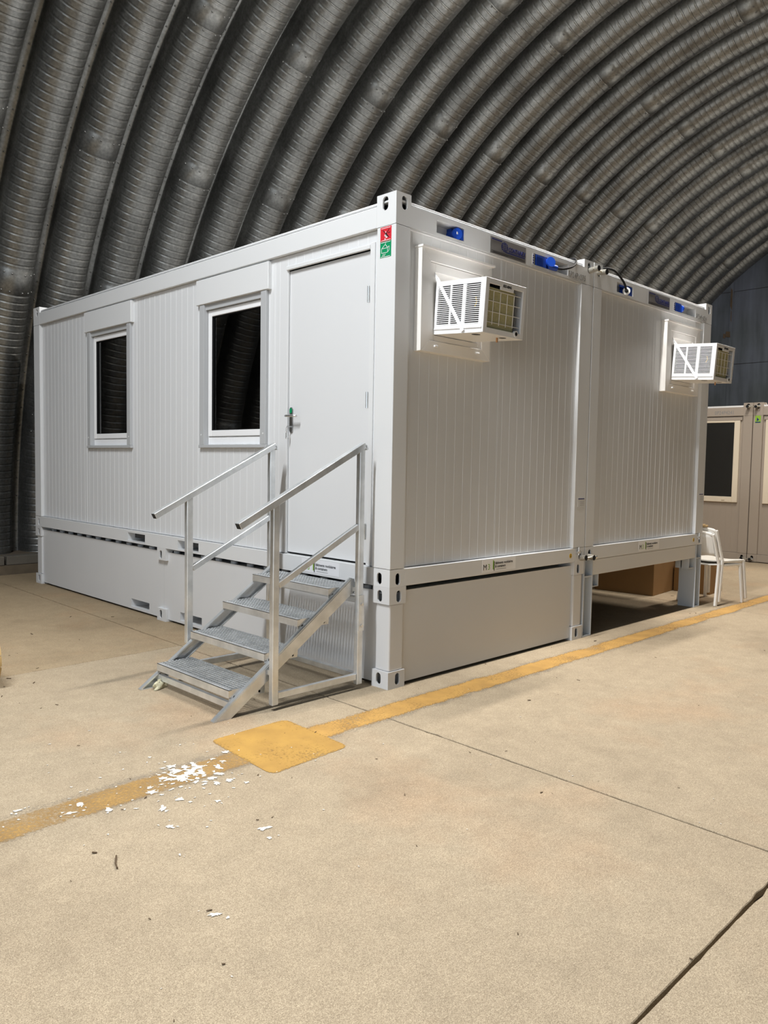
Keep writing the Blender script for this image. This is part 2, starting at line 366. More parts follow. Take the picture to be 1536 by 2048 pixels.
# white droppings: star-shaped flat splashes on the floor
sp = MB()
def splash(x, y, r, z=.0026):
    n = random.randint(12, 18); P = [(x, y, z+.0008)]
    st = random.uniform(.6, 1.5); an = random.uniform(0, 3.1)
    for k in range(n):
        t = 2*math.pi*k/n; q = r*random.choice([.45, .55, .7, .8, .9, 1.15]); a, b = q*math.cos(t)*st, q*math.sin(t)/st
        P.append((x+a*math.cos(an)-b*math.sin(an), y+a*math.sin(an)+b*math.cos(an), z))
    sp.add(P, [(0, 1+k, 1+(k+1) % n) for k in range(n)])
for (x, y, r) in [(-2.252,-.337,.034),(-2.473,-.216,.026),(-2.319,-.39,.03),(-1.434,-.231,.03),(-2.007,-.616,.034),(-1.789,-.712,.022),(-1.788,-1.067,.034),
                  (-2.16,-1.025,.012),(-2.282,-1.462,.026),(-1.835,.131,.012),(-1.755,-.035,.014),(-1.96,-.43,.04),(-2.18,-.46,.03),(-1.55,.02,.012),(-1.62,-.55,.03),(-2.07,-.79,.03),(-1.90,-.58,.03)]:
    splash(x, y, r*.72)
    for _ in range(3): splash(x+random.gauss(0, r*1.4), y+random.gauss(0, r*1.4), r*random.uniform(.12, .35))
for _ in range(85):
    splash(-1.73+random.gauss(0, .10), -.36+random.gauss(0, .09), random.choice([.006, .009, .012, .016, .022, .027]))
for _ in range(60):
    splash(-1.85+random.gauss(0, .33), -.35+random.gauss(0, .33), random.uniform(.004, .009))
for _ in range(45):
    splash(random.uniform(-2.9, 3), random.uniform(-2.9, -.2), random.uniform(.002, .006))
so = build('dropping_splash', sp, M['dropping'], floor, fix=False); so['kind'] = 'stuff'

# crumbs of leaf and dirt lying about
db = MB()
for _ in range(300):
    x, y = random.uniform(-3.2, 6), random.uniform(-3, 5.5)
    if 0 < x < 5 and y > 0: continue
    s_ = random.choice([.0018, .0022, .0028, .0035, .0045, .007]); a = random.uniform(0, 3.14); l = s_*random.uniform(1, 2.6)
    db.bar((x-l*math.cos(a), y-l*math.sin(a), .002+s_*.15), (x+l*math.cos(a), y+l*math.sin(a), .003+s_*.3), s_, s_*.4)
do_ = build('floor_crumbs', db, M['debris'], floor); do_['kind'] = 'stuff'

# ---- curb along the liner foot
curb = struct(build('trim_1', MB().box(-7.6, 16.3, 6.89, 8.1, -.02, .118), M['earth']))
curb['label'] = 'low concrete ledge at the foot of the corrugated wall'
blk = None; x = -7.36-.0
while x < 16.0:
    if blk is None:
        mb = MB().box(0, 1.80, 6.905, 7.10, .118, .236); blk = build('curb_block', mb, M['curb'], curb, bevel=.008); b_ = blk
    else:
        b_ = blk.copy(); COL.objects.link(b_); b_.parent = curb
    b_.location.x = x + random.uniform(-.004, .004); x += 1.83
b_ = build('ledge_fill', MB().box(-7.6, 16.3, 7.08, 8.1, .10, .228), M['earth'], curb)

# ---- corrugated vault
VC = (-.47, .17); RV, RC = 8.045, 7.675; PITCHX = .652; RX0 = -.055
sec = [(-.326, 0), (-.268, 0), (-.258, .012), (-.252, .05), (-.248, .10)] + [(-.245*math.cos(R(t)), .125+.245*math.sin(R(t))) for t in (6, 20, 34, 48, 62, 76, 90)]
sec = sec + [(-a, b) for a, b in sec[-2::-1]]
def arch_mesh(splices, seed):
    rnd = random.Random(seed); L_ = math.pi*RC; p = .0905
    rows = []  # (s, disp)
    s = 0.0
    spl = [q*L_ for q in splices]
    while s < L_:
        inside = [q for q in spl if abs(s-q) < .15]
        if inside:
            rows.append((s, .004)); s = inside[0]+.151; rows.append((s-.004, .004)); continue
        for f, d in ((0, .0), (.50, .0), (.65, .002), (.76, -.015), (.86, .0), (.94, .0)): rows.append((s+f*p, d))
        s += p
    rows.append((L_, 0))
    rows = [r for r in rows if r[0] <= L_]
    V = []; F = []; ns = len(sec)
    for s, d in rows:
        th = s/RC; cy, sz = math.cos(th), math.sin(th)
        for (x, h) in sec:
            wgt = min(1, max(0, (h-.03)/.12)); r = RV - h - d*wgt
            V.append((x, VC[0]+r*cy, VC[1]+r*sz))
    for i in range(len(rows)-1):
        for k in range(ns-1):
            a = i*ns+k; F.append((a, a+1, a+ns+1, a+ns))
    mb = MB(); mb.add(V, F)
    # bolts on the splice bands and along the valley laps
    def bolt(s, x, h, r=.013):
        th = s/RC; rr = RV-h; c = Vector((x, VC[0]+rr*math.cos(th), VC[1]+rr*math.sin(th))); n = Vector((0, -math.cos(th), -math.sin(th)))
        t = Vector((0, -math.sin(th), math.cos(th))); u = Vector((1, 0, 0)); P = []
        for q in range(6):
            a = q*math.pi/3; P.append(c+u*(r*math.cos(a))+t*(r*math.sin(a)))
        for q in range(6):
            a = q*math.pi/3; P.append(c+n*.012+u*(r*.7*math.cos(a))+t*(r*.7*math.sin(a)))
        mb.add(P, [(q, (q+1) % 6, 6+(q+1) % 6, 6+q) for q in range(6)] + [(6, 7, 8, 9, 10, 11)])
    for q in spl:
        for ds in (-.11, .11):
            for t in (25, 50, 72, 108, 130, 155): bolt(q+ds, -.245*math.cos(R(t)), .125+.245*math.sin(R(t))-.002)
    s = .1
    while s < L_: bolt(s, -.29, 0, .011); s += .23
    return mb
ceil = MB()
nseg = 48
P = []; F = []
for i in range(nseg+1):
    t = math.pi*i/nseg
    for xx in (-7.7, 16.4): P.append((xx, VC[0]+(RV+.012)*math.cos(t), VC[1]+(RV+.012)*math.sin(t)))
for i in range(nseg+1):
    t = math.pi*i/nseg
    for xx in (-7.7, 16.4): P.append((xx, VC[0]+(RV+.25)*math.cos(t), VC[1]+(RV+.25)*math.sin(t)))
k = 2*(nseg+1)
for i in range(nseg): F += [(2*i, 2*i+1, 2*i+3, 2*i+2), (k+2*i, k+2*i+1, k+2*i+3, k+2*i+2)]
ceil.add(P, F); ceiling = struct(build('ceiling', ceil, M['liner'], smooth=True))
ceiling['label'] = 'barrel vault of corrugated galvanised arches'
variants = [arch_mesh([.148*k for k in range(1, 7)], 0), arch_mesh([.074+.148*k for k in range(0, 7) if .074+.148*k < .99], 1)]
vm = []
i0 = -int((7.4+RX0)/PITCHX); i1 = int((16.3-RX0)/PITCHX)
proto = {}
for i in range(i0, i1+1):
    v = i % 2
    if v not in proto:
        o = build('corrugated_arch', variants[v], M['liner'], ceiling, smooth=True, fix=False); proto[v] = o
        me = o.data
        b = bmesh.new(); b.from_mesh(me); bmesh.ops.recalc_face_normals(b, faces=b.faces); b.to_mesh(me); b.free()
    else:
        o = proto[v].copy(); COL.objects.link(o); o.parent = ceiling
    o.location.x = RX0 + i*PITCHX

# ---- end wall made of steel plates
XE = 16.35
disc = [(VC[0]+(RV+.02)*math.cos(math.pi*i/60), VC[1]+(RV+.02)*math.sin(math.pi*i/60)) for i in range(61)]
disc = [(disc[0][0], 0)] + disc + [(disc[-1][0], 0)]
def clip(poly, ax, val, keep_gt):
    out = []
    for k in range(len(poly)):
        a, b = poly[k-1], poly[k]; ia = (a[ax] > val) == keep_gt; ib = (b[ax] > val) == keep_gt
        if ia != ib:
            t = (val-a[ax])/(b[ax]-a[ax]); out.append((a[0]+(b[0]-a[0])*t, a[1]+(b[1]-a[1])*t))
        if ib: out.append(b)
    return out
wall_end = struct(build('wall_back', MB().prism([(XE+.03, y, z) for y, z in disc], (0, 0, 0), (.25, 0, 0)), M['rust']))
ys = [-8.6, -6.6, -4.4, -2.2, 0, 2.2, 4.40, 6.2, 7.6]; zs = [-.02, 2.05, 4.115, 5.9, 8.3]
for a in range(len(ys)-1):
    for b in range(len(zs)-1):
        g = .010 if a not in (5, 6) else .012
        p = disc
        for ax, val, kg in ((0, ys[a]+g/2, True), (0, ys[a+1]-g/2, False), (1, zs[b]+.006, True), (1, zs[b+1]-.006, False)):
            p = clip(p, ax, val, kg)
            if len(p) < 3: break
        if len(p) >= 3: build('wall_plate', MB().prism([(XE, y, z) for y, z in p], (0, 0, 0), (.03, 0, 0)), M['endwall'], wall_end)
build('cover_strip', MB().box(XE-.02, XE, 4.36, 4.44, 0, 6.14), M['endwall'], wall_end)
rs = MB()
for (y, z, hh, ww) in ((4.41, 5.72, .55, .05), (4.46, 4.86, .16, .12), (4.40, 5.3, .3, .02), (4.55, 4.83, .12, .06)):
    rs.prism([(XE-.023, y-ww/2, z-hh/2), (XE-.023, y+ww/2, z-hh*.3), (XE-.023, y+ww*.4, z+hh/2), (XE-.023, y-ww*.4, z+hh*.4)], (0, 0, 0), (.002, 0, 0))
build('rust_mark', rs, M['rust'], wall_end)

# ---- shelter mouth behind the camera: unseen half wall added to block daylight on the left, right half open to daylight
p = clip(disc, 0, .15, True)
daylight_block = struct(build('wall_daylight_block', MB().prism([(-7.85, y, z) for y, z in p], (0, 0, 0), (.12, 0, 0)), M['endwall']))

# ================================================================== CONTAINERS
W, D, H0, H1, ZB, ZT = 2.435, 6.055, .6926, 3.2836, .813, 3.076
REC = .034     # wall skin sits behind the post faces
def panel(P0, ud, ul, z0, z1, holes=(), pitch=.0975, first=.05, flat=False, rib=.0017):
    """ribbed sheet; P0 world point of (u=0), ud unit dir; outward normal = ud x Z"""
    ud = Vector(ud); n = ud.cross(Vector((0, 0, 1)))
    us = {0.0: 0.0, ul: 0.0}
    if not flat:
        g = first
        while g < ul-.02:
            for du, h in ((-.0055, 0), (-.0025, rib), (.0025, rib), (.0055, 0)): us[round(g+du, 5)] = h
            g += pitch
        for e in (.006, ul-.006):
            for du, h in ((-.006, 0), (-.003, rib), (.003, rib), (.006, 0)):
                if 0 < e+du < ul: us[round(e+du, 5)] = h
    for (a, b, c_, d_) in holes:
        for q in (a, b):
            if round(q, 5) not in us: us[round(q, 5)] = 0.0
    U = sorted(us); mb = MB()
    for k in range(len(U)-1):
        ua, ub = U[k], U[k+1]; um = (ua+ub)/2; segs = [(z0, z1)]
        for (a, b, c_, d_) in holes:
            if a < um < b:
                ns = []
                for (p, q) in segs:
                    if c_ > p: ns.append((p, min(q, c_)))
                    if d_ < q: ns.append((max(p, d_), q))
                segs = ns
        for (p, q) in segs:
            if q-p < 1e-4: continue
            A = Vector(P0)+ud*ua+n*us[ua]; B = Vector(P0)+ud*ub+n*us[ub]
            mb.add([(A.x, A.y, p), (B.x, B.y, p), (B.x, B.y, q), (A.x, A.y, q)], [(0, 1, 2, 3)])
    # merge identical vertices for the solidify
    return mb
def wall_panel(name, mb, mat, parent, th=.045):
    o = build(name, mb, mat, parent, fix=False)
    b = bmesh.new(); b.from_mesh(o.data); bmesh.ops.remove_doubles(b, verts=b.verts, dist=1e-5); b.to_mesh(o.data); b.free()
    s = o.modifiers.new('thick', 'SOLIDIFY'); s.thickness = th; s.offset = -1
    return o
def slot_face(mb, O, u, v, wd, ht, hc, hw, hh, depth, n=20, mi=0, mi2=0):
    """rect face (origin O, axes u,v) with an oval slot and its tunnel going along -normal"""
    O, u, v = Vector(O), Vector(u), Vector(v); nn = u.cross(v); ring = []; outer = []
    for k in range(n):
        t = 2*math.pi*k/n; cx, sy = math.cos(t), math.sin(t)
        r = hw/2; x = r*cx; y = r*sy + (1 if sy > 1e-6 else -1 if sy < -1e-6 else 0)*(hh/2-r)
        ring.append((hc[0]+x, hc[1]+y))
        # project to rectangle
        tx = ((wd-hc[0])/cx if cx > 1e-6 else (-hc[0])/cx if cx < -1e-6 else 1e9); ty = ((ht-hc[1])/sy if sy > 1e-6 else (-hc[1])/sy if sy < -1e-6 else 1e9)
        q = min(tx, ty); outer.append((hc[0]+q*cx, hc[1]+q*sy))
    corners = [(wd, ht), (0, ht), (0, 0), (wd, 0)]
    pts = lambda L_, d=0: [O+u*a+v*b-nn*d for a, b in L_]
    base = pts(ring)+pts(outer)+pts(ring, depth)+pts(corners)
    F = []
    for k in range(n):
        k2 = (k+1) % n; a, b = outer[k], outer[k2]
        F.append((k, n+k, n+k2, k2))
        for ci, c_ in enumerate(corners):
            t1 = math.atan2(a[1]-hc[1], a[0]-hc[0]) % (2*math.pi); t2 = math.atan2(b[1]-hc[1], b[0]-hc[0]) % (2*math.pi); tc_ = math.atan2(c_[1]-hc[1], c_[0]-hc[0]) % (2*math.pi)
            if t2 < t1: t2 += 2*math.pi
            if t1 < tc_ < t2 or t1 < tc_+2*math.pi < t2: F.append((n+k, 3*n+ci, n+k2))
    mb.add(base, F, mi)
    mb.add(base, [(k2, k, 2*n+k, 2*n+k2) for k, k2 in [(k, (k+1) % n) for k in range(n)]], mi2)
def casting(name, x0, x1, y0, y1, z0, z1, mat, parent, hz, hw, hh, hxl, hyl, hollow=True, sides='XY', outx=-1, outy=-1, capz=True):
    """corner casting: slots in the face looking to outx (X side) and outy (Y side)"""
    mb = MB()
    # X side face
    if outx < 0: slot_face(mb, (x0, y1, z0), (0, -1, 0), (0, 0, 1), y1-y0, z1-z0, (y1-hyl, hz-z0), hw, hh, .012)
    else: slot_face(mb, (x1, y0, z0), (0, 1, 0), (0, 0, 1), y1-y0, z1-z0, (hyl-y0, hz-z0), hw, hh, .012)
    if outy < 0: slot_face(mb, (x0, y0, z0), (1, 0, 0), (0, 0, 1), x1-x0, z1-z0, (hxl-x0, hz-z0), hw, hh, .012)
    else: slot_face(mb, (x1, y1, z0), (-1, 0, 0), (0, 0, 1), x1-x0, z1-z0, (x1-hxl, hz-z0), hw, hh, .012)
    xb = x1 if outx < 0 else x0; yb = y1 if outy < 0 else y0
    mb.add([(xb, y0, z0), (xb, y1, z0), (xb, y1, z1), (xb, y0, z1)], [(0, 1, 2, 3)])
    mb.add([(x0, yb, z0), (x1, yb, z0), (x1, yb, z1), (x0, yb, z1)], [(0, 1, 2, 3)])
    mb.add([(x0, y0, z1), (x1, y0, z1), (x1, y1, z1), (x0, y1, z1)], [(0, 1, 2, 3)])
    mb.add([(x0, y0, z0), (x1, y0, z0), (x1, y1, z0), (x0, y1, z0)], [(0, 3, 2, 1)])
    return build(name, mb, mat, parent, fix=False)

def office_container(ox, oy, oz, label, paint, pan, front=True, left_open=False):
    """20 ft flat-roof unit; short side looks to -Y, long side to -X"""
    c = empty('office_container', (ox, oy, oz)); top(c, label, 'container')
    dz = oz-H0
    zb, zt, h0, h1 = ZB+dz, ZT+dz, H0+dz, H1+dz
    x1, y1 = ox+W, oy+D
    # posts
    PX = ((ox, ox+.137), (x1-.185, x1)); PY = ((oy, oy+.175), (y1-.175, y1))
    for a in PX:
        for b in PY: build('corner_post', MB().box(a[0], a[1], b[0], b[1], zb+.0012, zt-.0012), paint, c, bevel=.004, segs=2)
    # castings
    for ix, (xa, xb) in enumerate(((ox, ox+.14), (x1-.15, x1))):
        for iy, (ya, yb) in enumerate(((oy, oy+.18), (y1-.18, y1))):
            kw = dict(outx=-1 if ix == 0 else 1, outy=-1 if iy == 0 else 1)
            hx = ox+.078 if ix == 0 else x1-.07; hy = oy+.10 if iy == 0 else y1-.10
            casting('top_casting', xa, xb, ya, yb, zt+.001, h1, paint, c, zt+.146, .052, .090, hx, hy, **kw)
            casting('bottom_casting', xa, xb, ya, yb, h0, zb-.001, paint, c, h0+.053, .046, .080, hx, hy, **kw)
    rt_ = 3.216+dz
    # long rails
    holes = [(2.375, 2.730), (3.340, 3.695)]
    for side, xa, xb in (('l', ox, ox+.10), ('r', x1-.10, x1)):
        build('top_rail', MB().box(xa, xb, oy+.18, y1-.18, zt+.001, rt_), paint, c, bevel=.003)
        rb = MB(); segs = [oy+.18]
        for a, b in holes: segs += [oy+a, oy+b]
        segs.append(y1-.18)
        for k in range(0, len(segs), 2): rb.box(xa, xb, segs[k], segs[k+1], h0, zb-.001)
        for a, b in holes:
            rb.box(xa, xb, oy+a, oy+b, h0, h0+.014); rb.box(xa, xb, oy+a, oy+b, h0+.096, zb-.001)
            xi = xb if side == 'l' else xa-.3
            # pocket tunnel walls
            rb.box(xi, xi+.3, oy+a-.004, oy+a, h0+.014, h0+.096); rb.box(xi, xi+.3, oy+b, oy+b+.004, h0+.014, h0+.096)
            rb.box(xi, xi+.3, oy+a, oy+b, h0+.010, h0+.014); rb.box(xi, xi+.3, oy+a, oy+b, h0+.096, h0+.10)
        build('bottom_rail', rb, paint, c)
    # rear short rails
    build('top_rail', MB().box(ox+.14, x1-.15, y1-.10, y1, zt+.001, rt_), paint, c)
    build('bottom_rail', MB().box(ox+.14, x1-.15, y1-.10, y1, h0, zb-.001), paint, c)
    build('bottom_rail', MB().box(ox+.14, x1-.15, oy, oy+.10, h0, zb-.001), paint, c, bevel=.003)
    # front top rail with two socket niches
    fr_ = MB(); na, nb = .394, .687; nc, nd_ = 1.535, 2.032; za, zb2 = 3.099+dz, 3.186+dz
    xs = [ox+.14, ox+na, ox+nb, ox+nc, ox+nd_, x1-.15]
    for k in (0, 2, 4): fr_.box(xs[k], xs[k+1], oy, oy+.10, zt+.001, rt_)
    for k in (1, 3):
        fr_.box(xs[k], xs[k+1], oy, oy+.10, zt+.001, za); fr_.box(xs[k], xs[k+1], oy, oy+.10, zb2, rt_)
        fr_.box(xs[k], xs[k+1], oy+.094, oy+.10, za, zb2)
    build('top_rail', fr_, paint, c)
    build('rail_lip', MB().box(ox+.14, x1-.19, oy+.004, oy+.03, zt-.010, zt), paint, c)
    # roof and floor
    rf = MB().box(ox+.016, x1-.016, oy+.016, y1-.016, rt_+.014, rt_+.030)
    build('roof_gap_shade', MB().box(ox+.05, x1-.05, oy+.05, y1-.05, rt_-.012, rt_+.014), M['rubber'], c)  # black filler paints the shadow gap under the roof edge
    build('roof_sheet', rf, pan, c, bevel=.004)
    build('floor_deck', MB().box(ox+.08, x1-.08, oy+.08, y1-.08, h0+.04, zb-.01), M['room'], c)
    # short-side panels (front and rear)
    fl, fr2 = ox+.137, x1-.185
    mid = ox+1.178
    for a, b in ((fl, mid), (mid, fr2)):
        wall_panel('wall_panel', panel((a, oy+REC, 0), (1, 0, 0), b-a, zb+.004, zt-.002, first=.055), pan, c)
    wall_panel('wall_panel', panel((fr2, y1-REC, 0), (-1, 0, 0), fr2-fl, zb+.004, zt-.002, flat=True), pan, c)
    # far long side
    wall_panel('wall_panel', panel((x1-REC, oy+.175, 0), (0, 1, 0), D-.35, zb+.004, zt-.002, flat=True), pan, c)
    if not left_open:
        wall_panel('wall_panel', panel((ox+REC, y1-.175, 0), (0, -1, 0), D-.35, zb+.004, zt-.002, flat=True), pan, c)
    return c
cont1 = office_container(0, 0, H0, 'light grey office container with door, two windows and steel stairs', M['paint'], M['panel'], left_open=True)
GAP = .012
cont2 = office_container(W+GAP, 0, H0, 'light grey office container raised on steel stands, behind the white stacked chairs', M['paint'], M['panel'])

# ---- long side of container 1: five panels, door, two windows
XS = REC
seam = [5.880, 4.690, 3.560, 2.440, 1.335, .175]
wins = {1: (3.66, 4.60), 3: (1.425, 2.36)}     # panel index -> opening Y range
WZ0, WZ1 = 1.655, 2.86
DO = (.262, 1.168, .813, 2.962)
for k in range(5):
    ya, yb = seam[k], seam[k+1]; hs = []
    if k in wins: a, b = wins[k]; hs = [(ya-b, ya-a, WZ0, WZ1)]
    if k == 4: hs = [(ya-DO[1], ya-DO[0], DO[2], DO[3])]
    wall_panel('wall_panel', panel((XS, ya, 0), (0, -1, 0), ya-yb, ZB+.004, ZT-.002, hs, first=.06), M['panel'], cont1)

def side_window(ya, yb, z0, z1):
    """ya<yb ; opening in the X=XS wall"""
    mb = MB(); f = .055; xo, xi = XS+.022, XS+.075
    mb.box(xo, xi, ya, ya+f, z0, z1); mb.box(xo, xi, yb-f, yb, z0, z1); mb.box(xo, xi, ya+f, yb-f, z0, z0+f+.012); mb.box(xo, xi, ya+f, yb-f, z1-f, z1)
    wn = build('window', mb, M['upvc'], cont1, bevel=.004)
    s = .052; a, b, c_, d_ = ya+f+.004, yb-f-.004, z0+f+.016, z1-f-.004; xo2 = XS+.012
    sb = MB().box(xo2, xi, a, a+s, c_, d_).box(xo2, xi, b-s, b, c_, d_).box(xo2, xi, a+s, b-s, c_, c_+s).box(xo2, xi, a+s, b-s, d_-s, d_)
    build('sash', sb, M['upvc'], wn, bevel=.005, segs=2)
    gk = MB(); g = .006
    gk.box(xo2+.006, xi-.02, a+s, a+s+g, c_+s, d_-s).box(xo2+.006, xi-.02, b-s-g, b-s, c_+s, d_-s).box(xo2+.006, xi-.02, a+s, b-s, c_+s, c_+s+g).box(xo2+.006, xi-.02, a+s, b-s, d_-s-g, d_-s)
    build('seal', gk, M['rubber'], wn)
    build('pane', MB().box(XS+.034, XS+.038, a+s+.002, b-s-.002, c_+s+.002, d_-s-.002), M['glass'], wn)
    build('pane', MB().box(XS+.054, XS+.058, a+s+.002, b-s-.002, c_+s+.002, d_-s-.002), M['glass'], wn)
    # shutter box and guide rails on the outside
    ga, gb = ya-.012, yb+.018
    build('shutter_box', MB().box(XS-.036, XS+.03, ga-.035, gb+.045, z1-.008, ZT-.012), M['paint'], wn, bevel=.004)
    for y, sgn in ((ga, 1), (gb, -1)):
        build('guide_rail', MB().box(XS-.028, XS+.02, min(y, y+sgn*.072), max(y, y+sgn*.072), z0, z1-.009), M['alu'], wn, bevel=.002)
        build('rivet', MB().cyl((XS-.030, y+sgn*.03, z0+.085), (XS-.026, y+sgn*.03, z0+.085), .007, 8), M['white'], wn)
    build('slat_curtain_edge', MB().box(XS-.01, XS+.012, ga+.072, gb-.072, z1-.055, z1-.009), M['alu'], wn)
    build('sill', MB().box(XS-.03, XS+.03, ga-.012, gb+.012, z0-.028, z0-.001), M['alu'], wn, bevel=.003)
    # blind guides inside the room
    build('inner_reveal', MB().box(XS+.09, XS+.13, yb-.13, yb-.10, z0+.02, z1-.02).box(XS+.09, XS+.13, yb-.18, yb-.165, z0+.02, z1-.02), M['greyprint'], wn)
for k in wins: side_window(wins[k][0], wins[k][1], WZ0, WZ1)

# ---- door
dy0, dy1, dz0, dz1 = DO
dfm = MB().box(XS-.012, XS+.06, dy0-.045, dy0, dz0, dz1+.04).box(XS+.011, XS+.06, dy1, dy1+.02, dz0, dz1+.04).box(XS-.016, XS+.06, dy0, dy1+.01, dz1, dz1+.030)
build('door_frame', dfm, M['paint'], cont1, bevel=.003)
door = build('door', MB().box(XS+.014, XS+.060, dy0+.014, dy1, dz0+.014, dz1-.003), M['panel'], cont1, bevel=.003)
build('door_seal', MB().box(XS+.022, XS+.05, dy0+.002, dy0+.010, dz0+.01, dz1-.004).box(XS+.03, XS+.06, dy0+.01, dy1, dz0+.001, dz0+.011), M['rubber'], door)
xh = XS+.014
def stadium(x0, x1, cy, w_, za, zb, n=8):
    r = w_/2; pts = [(x0, cy+r*math.cos(math.pi*k/n), zb-r+r*math.sin(math.pi*k/n)) for k in range(n+1)] + [(x0, cy-r*math.cos(math.pi*k/n), za+r-r*math.sin(math.pi*k/n)) for k in range(n+1)]
    return MB().prism(pts, (0, 0, 0), (x1-x0, 0, 0))
lp = build('lock_plate', stadium(xh, xh-.009, 1.130, .038, 1.742, 1.934), M['steel'], door)
build('green_indicator', stadium(xh-.009, xh-.012, 1.130, .026, 1.888, 1.928), M['green'], door)
hd = MB().cyl((xh-.009, 1.130, 1.868), (xh-.055, 1.130, 1.868), .010, 10).tube([(xh-.052, 1.142, 1.868), (xh-.055, 1.12, 1.868), (xh-.055, 1.06, 1.866), (xh-.052, 1.012, 1.864)], .0095, 10)
build('handle', hd, M['chrome'], door, smooth=True)
kb = MB().box(xh-.045, xh-.009, 1.128, 1.132, 1.783, 1.793)
build('key', kb, M['chrome'], door)
kb = MB().tube([(xh-.043, 1.130, 1.790), (xh-.047, 1.137, 1.775), (xh-.045, 1.140, 1.752), (xh-.040, 1.137, 1.745)], .0025, 6).box(xh-.050, xh-.030, 1.132, 1.136, 1.705, 1.745).box(xh-.048, xh-.042, 1.138, 1.142, 1.695, 1.74)
build('key_ring', kb, M['chrome'], door)
for z in (2.66, 1.95, 1.05):
    build('hinge', MB().cyl((XS-.018, dy0+.004, z-.055), (XS-.018, dy0+.004, z+.055), .009, 10).box(XS-.016, XS+.03, dy0-.002, dy0+.012, z-.05, z+.05), M['chrome'], door)

# ---- printed label of the container firm
def firm_label(parent, mode, o, plane, z0, z1, film):
    """mode 'front': face -Y, o = left X ; mode 'side': face -X, o = left (high) Y"""
    wd, ht = .425, z1-z0; rot = FRONT if mode == 'front' else SIDE
    def at(u, z, off): return (o+u, plane-off, z) if mode == 'front' else (plane-off, o-u, z)
    def rect(name, u0, u1, za, zb, off, mat, parent_):
        if mode == 'front': mb = MB().box(o+u0, o+u1, plane-off, plane-off+.0008, za, zb)
        else: mb = MB().box(plane-off, plane-off+.0008, o-u1, o-u0, za, zb)
        return build(name, mb, mat, parent_)
    lb = rect('firm_label', 0, wd, z0, z1, .0012, film, parent)
    text('lettering', 'M', .062, at(.010, z0+.038, .0016), rot, M['black'], lb, xs=1.0)
    text('lettering', '3', .062, at(.068, z0+.038, .0016), rot, M['limegreen'], lb, xs=.95)
    rect('logo_bar', .131, .144, z0+.018, z1-.008, .0016, M['limegreen'], lb); rect('logo_bar', .143, .152, z0+.006, z1-.018, .0017, M['black'], lb)
    text('lettering', 'bâtiments modulaires', .028, at(.160, z0+.064, .0016), rot, M['black'], lb, xs=.93, bold=.0004)
    text('lettering', '& containers', .028, at(.160, z0+.038, .0016), rot, M['black'], lb, xs=.93, bold=.0004)
    rect('logo_rule', .175, .300, z0+.014, z0+.017, .0016, M['greyprint'], lb)
    return lb
firm_label(cont1, 'front', .987, 0, .707, .803, M['labelsoft'])
firm_label(cont1, 'side', .930, 0, .706, .804, M['labelwhite'])
firm_label(cont2, 'front', 3.432, 0, .706, .802, M['labelsoft'])

# ---- red and green sticker on the near post
xk = -.0012
st = build('crane_sticker', MB().box(xk, xk+.0012, .040, .142, 2.978, 3.070), M['red'], cont1)
ic = MB()
for a, b in (((.118, 3.050), (.070, 3.000)), ((.060, 3.052), (.098, 3.012)), ((.070, 3.026), (.052, 3.030)), ((.092, 3.03), (.060, 2.998))):
    ic.bar((xk-.0006, a[0], a[1]), (xk-.0006, b[0], b[1]), .0008, .0045, (0, a[1]-b[1], -(a[0]-b[0])))
build('crane_icon', ic, M['black'], st)
ic = MB()
for pts in ([(.105, 3.018), (.090, 3.022), (.085, 3.012), (.097, 3.004)], [(.092, 3.004), (.078, 3.008), (.074, 2.998), (.088, 2.996)], [(.094, 3.040), (.090, 3.040), (.089, 3.022), (.093, 3.022)], [(.100, 2.998), (.094, 2.998), (.094, 2.985), (.100, 2.985)]):
    ic.prism([(xk-.001, y, z) for y, z in pts], (0, 0, 0), (.0006, 0, 0))
for za in (2.982, 3.060): ic.box(xk-.0008, xk, .048, .134, za, za+.003)
build('sticker_print', ic, M['white'], st)
sg = build('crane_sticker', MB().box(xk, xk+.0012, .040, .142, 2.873, 2.976), M['green'], cont1)
ic = MB()
def ln(p, q, w_=.003): ic.bar((xk-.0006, p[0], p[1]), (xk-.0006, q[0], q[1]), .0008, w_, (0, p[1]-q[1], -(p[0]-q[0])))
bx0, bx1, bz0, bz1 = .128, .072, 2.903, 2.932
for p, q in (((bx0, bz0), (bx1, bz0)), ((bx1, bz0), (bx1, bz1)), ((bx1, bz1), (bx0, bz1)), ((bx0, bz1), (bx0, bz0)), ((bx1, bz0), (.058, bz0+.012)), ((.058, bz0+.012), (.058, bz1+.010)), ((.058, bz1+.010), (bx1, bz1)),
             ((bx0, bz1), (.094, 2.957)), ((bx1, bz1), (.094, 2.957)), ((.094, 2.957), (.090, 2.966)), ((.124, 2.882), (.108, 2.896)), ((.108, 2.882), (.092, 2.896)), ((.048, 2.970), (.134, 2.970)), ((.048, 2.877), (.134, 2.877))): ln(p, q)
build('sticker_print', ic, M['white'], sg)

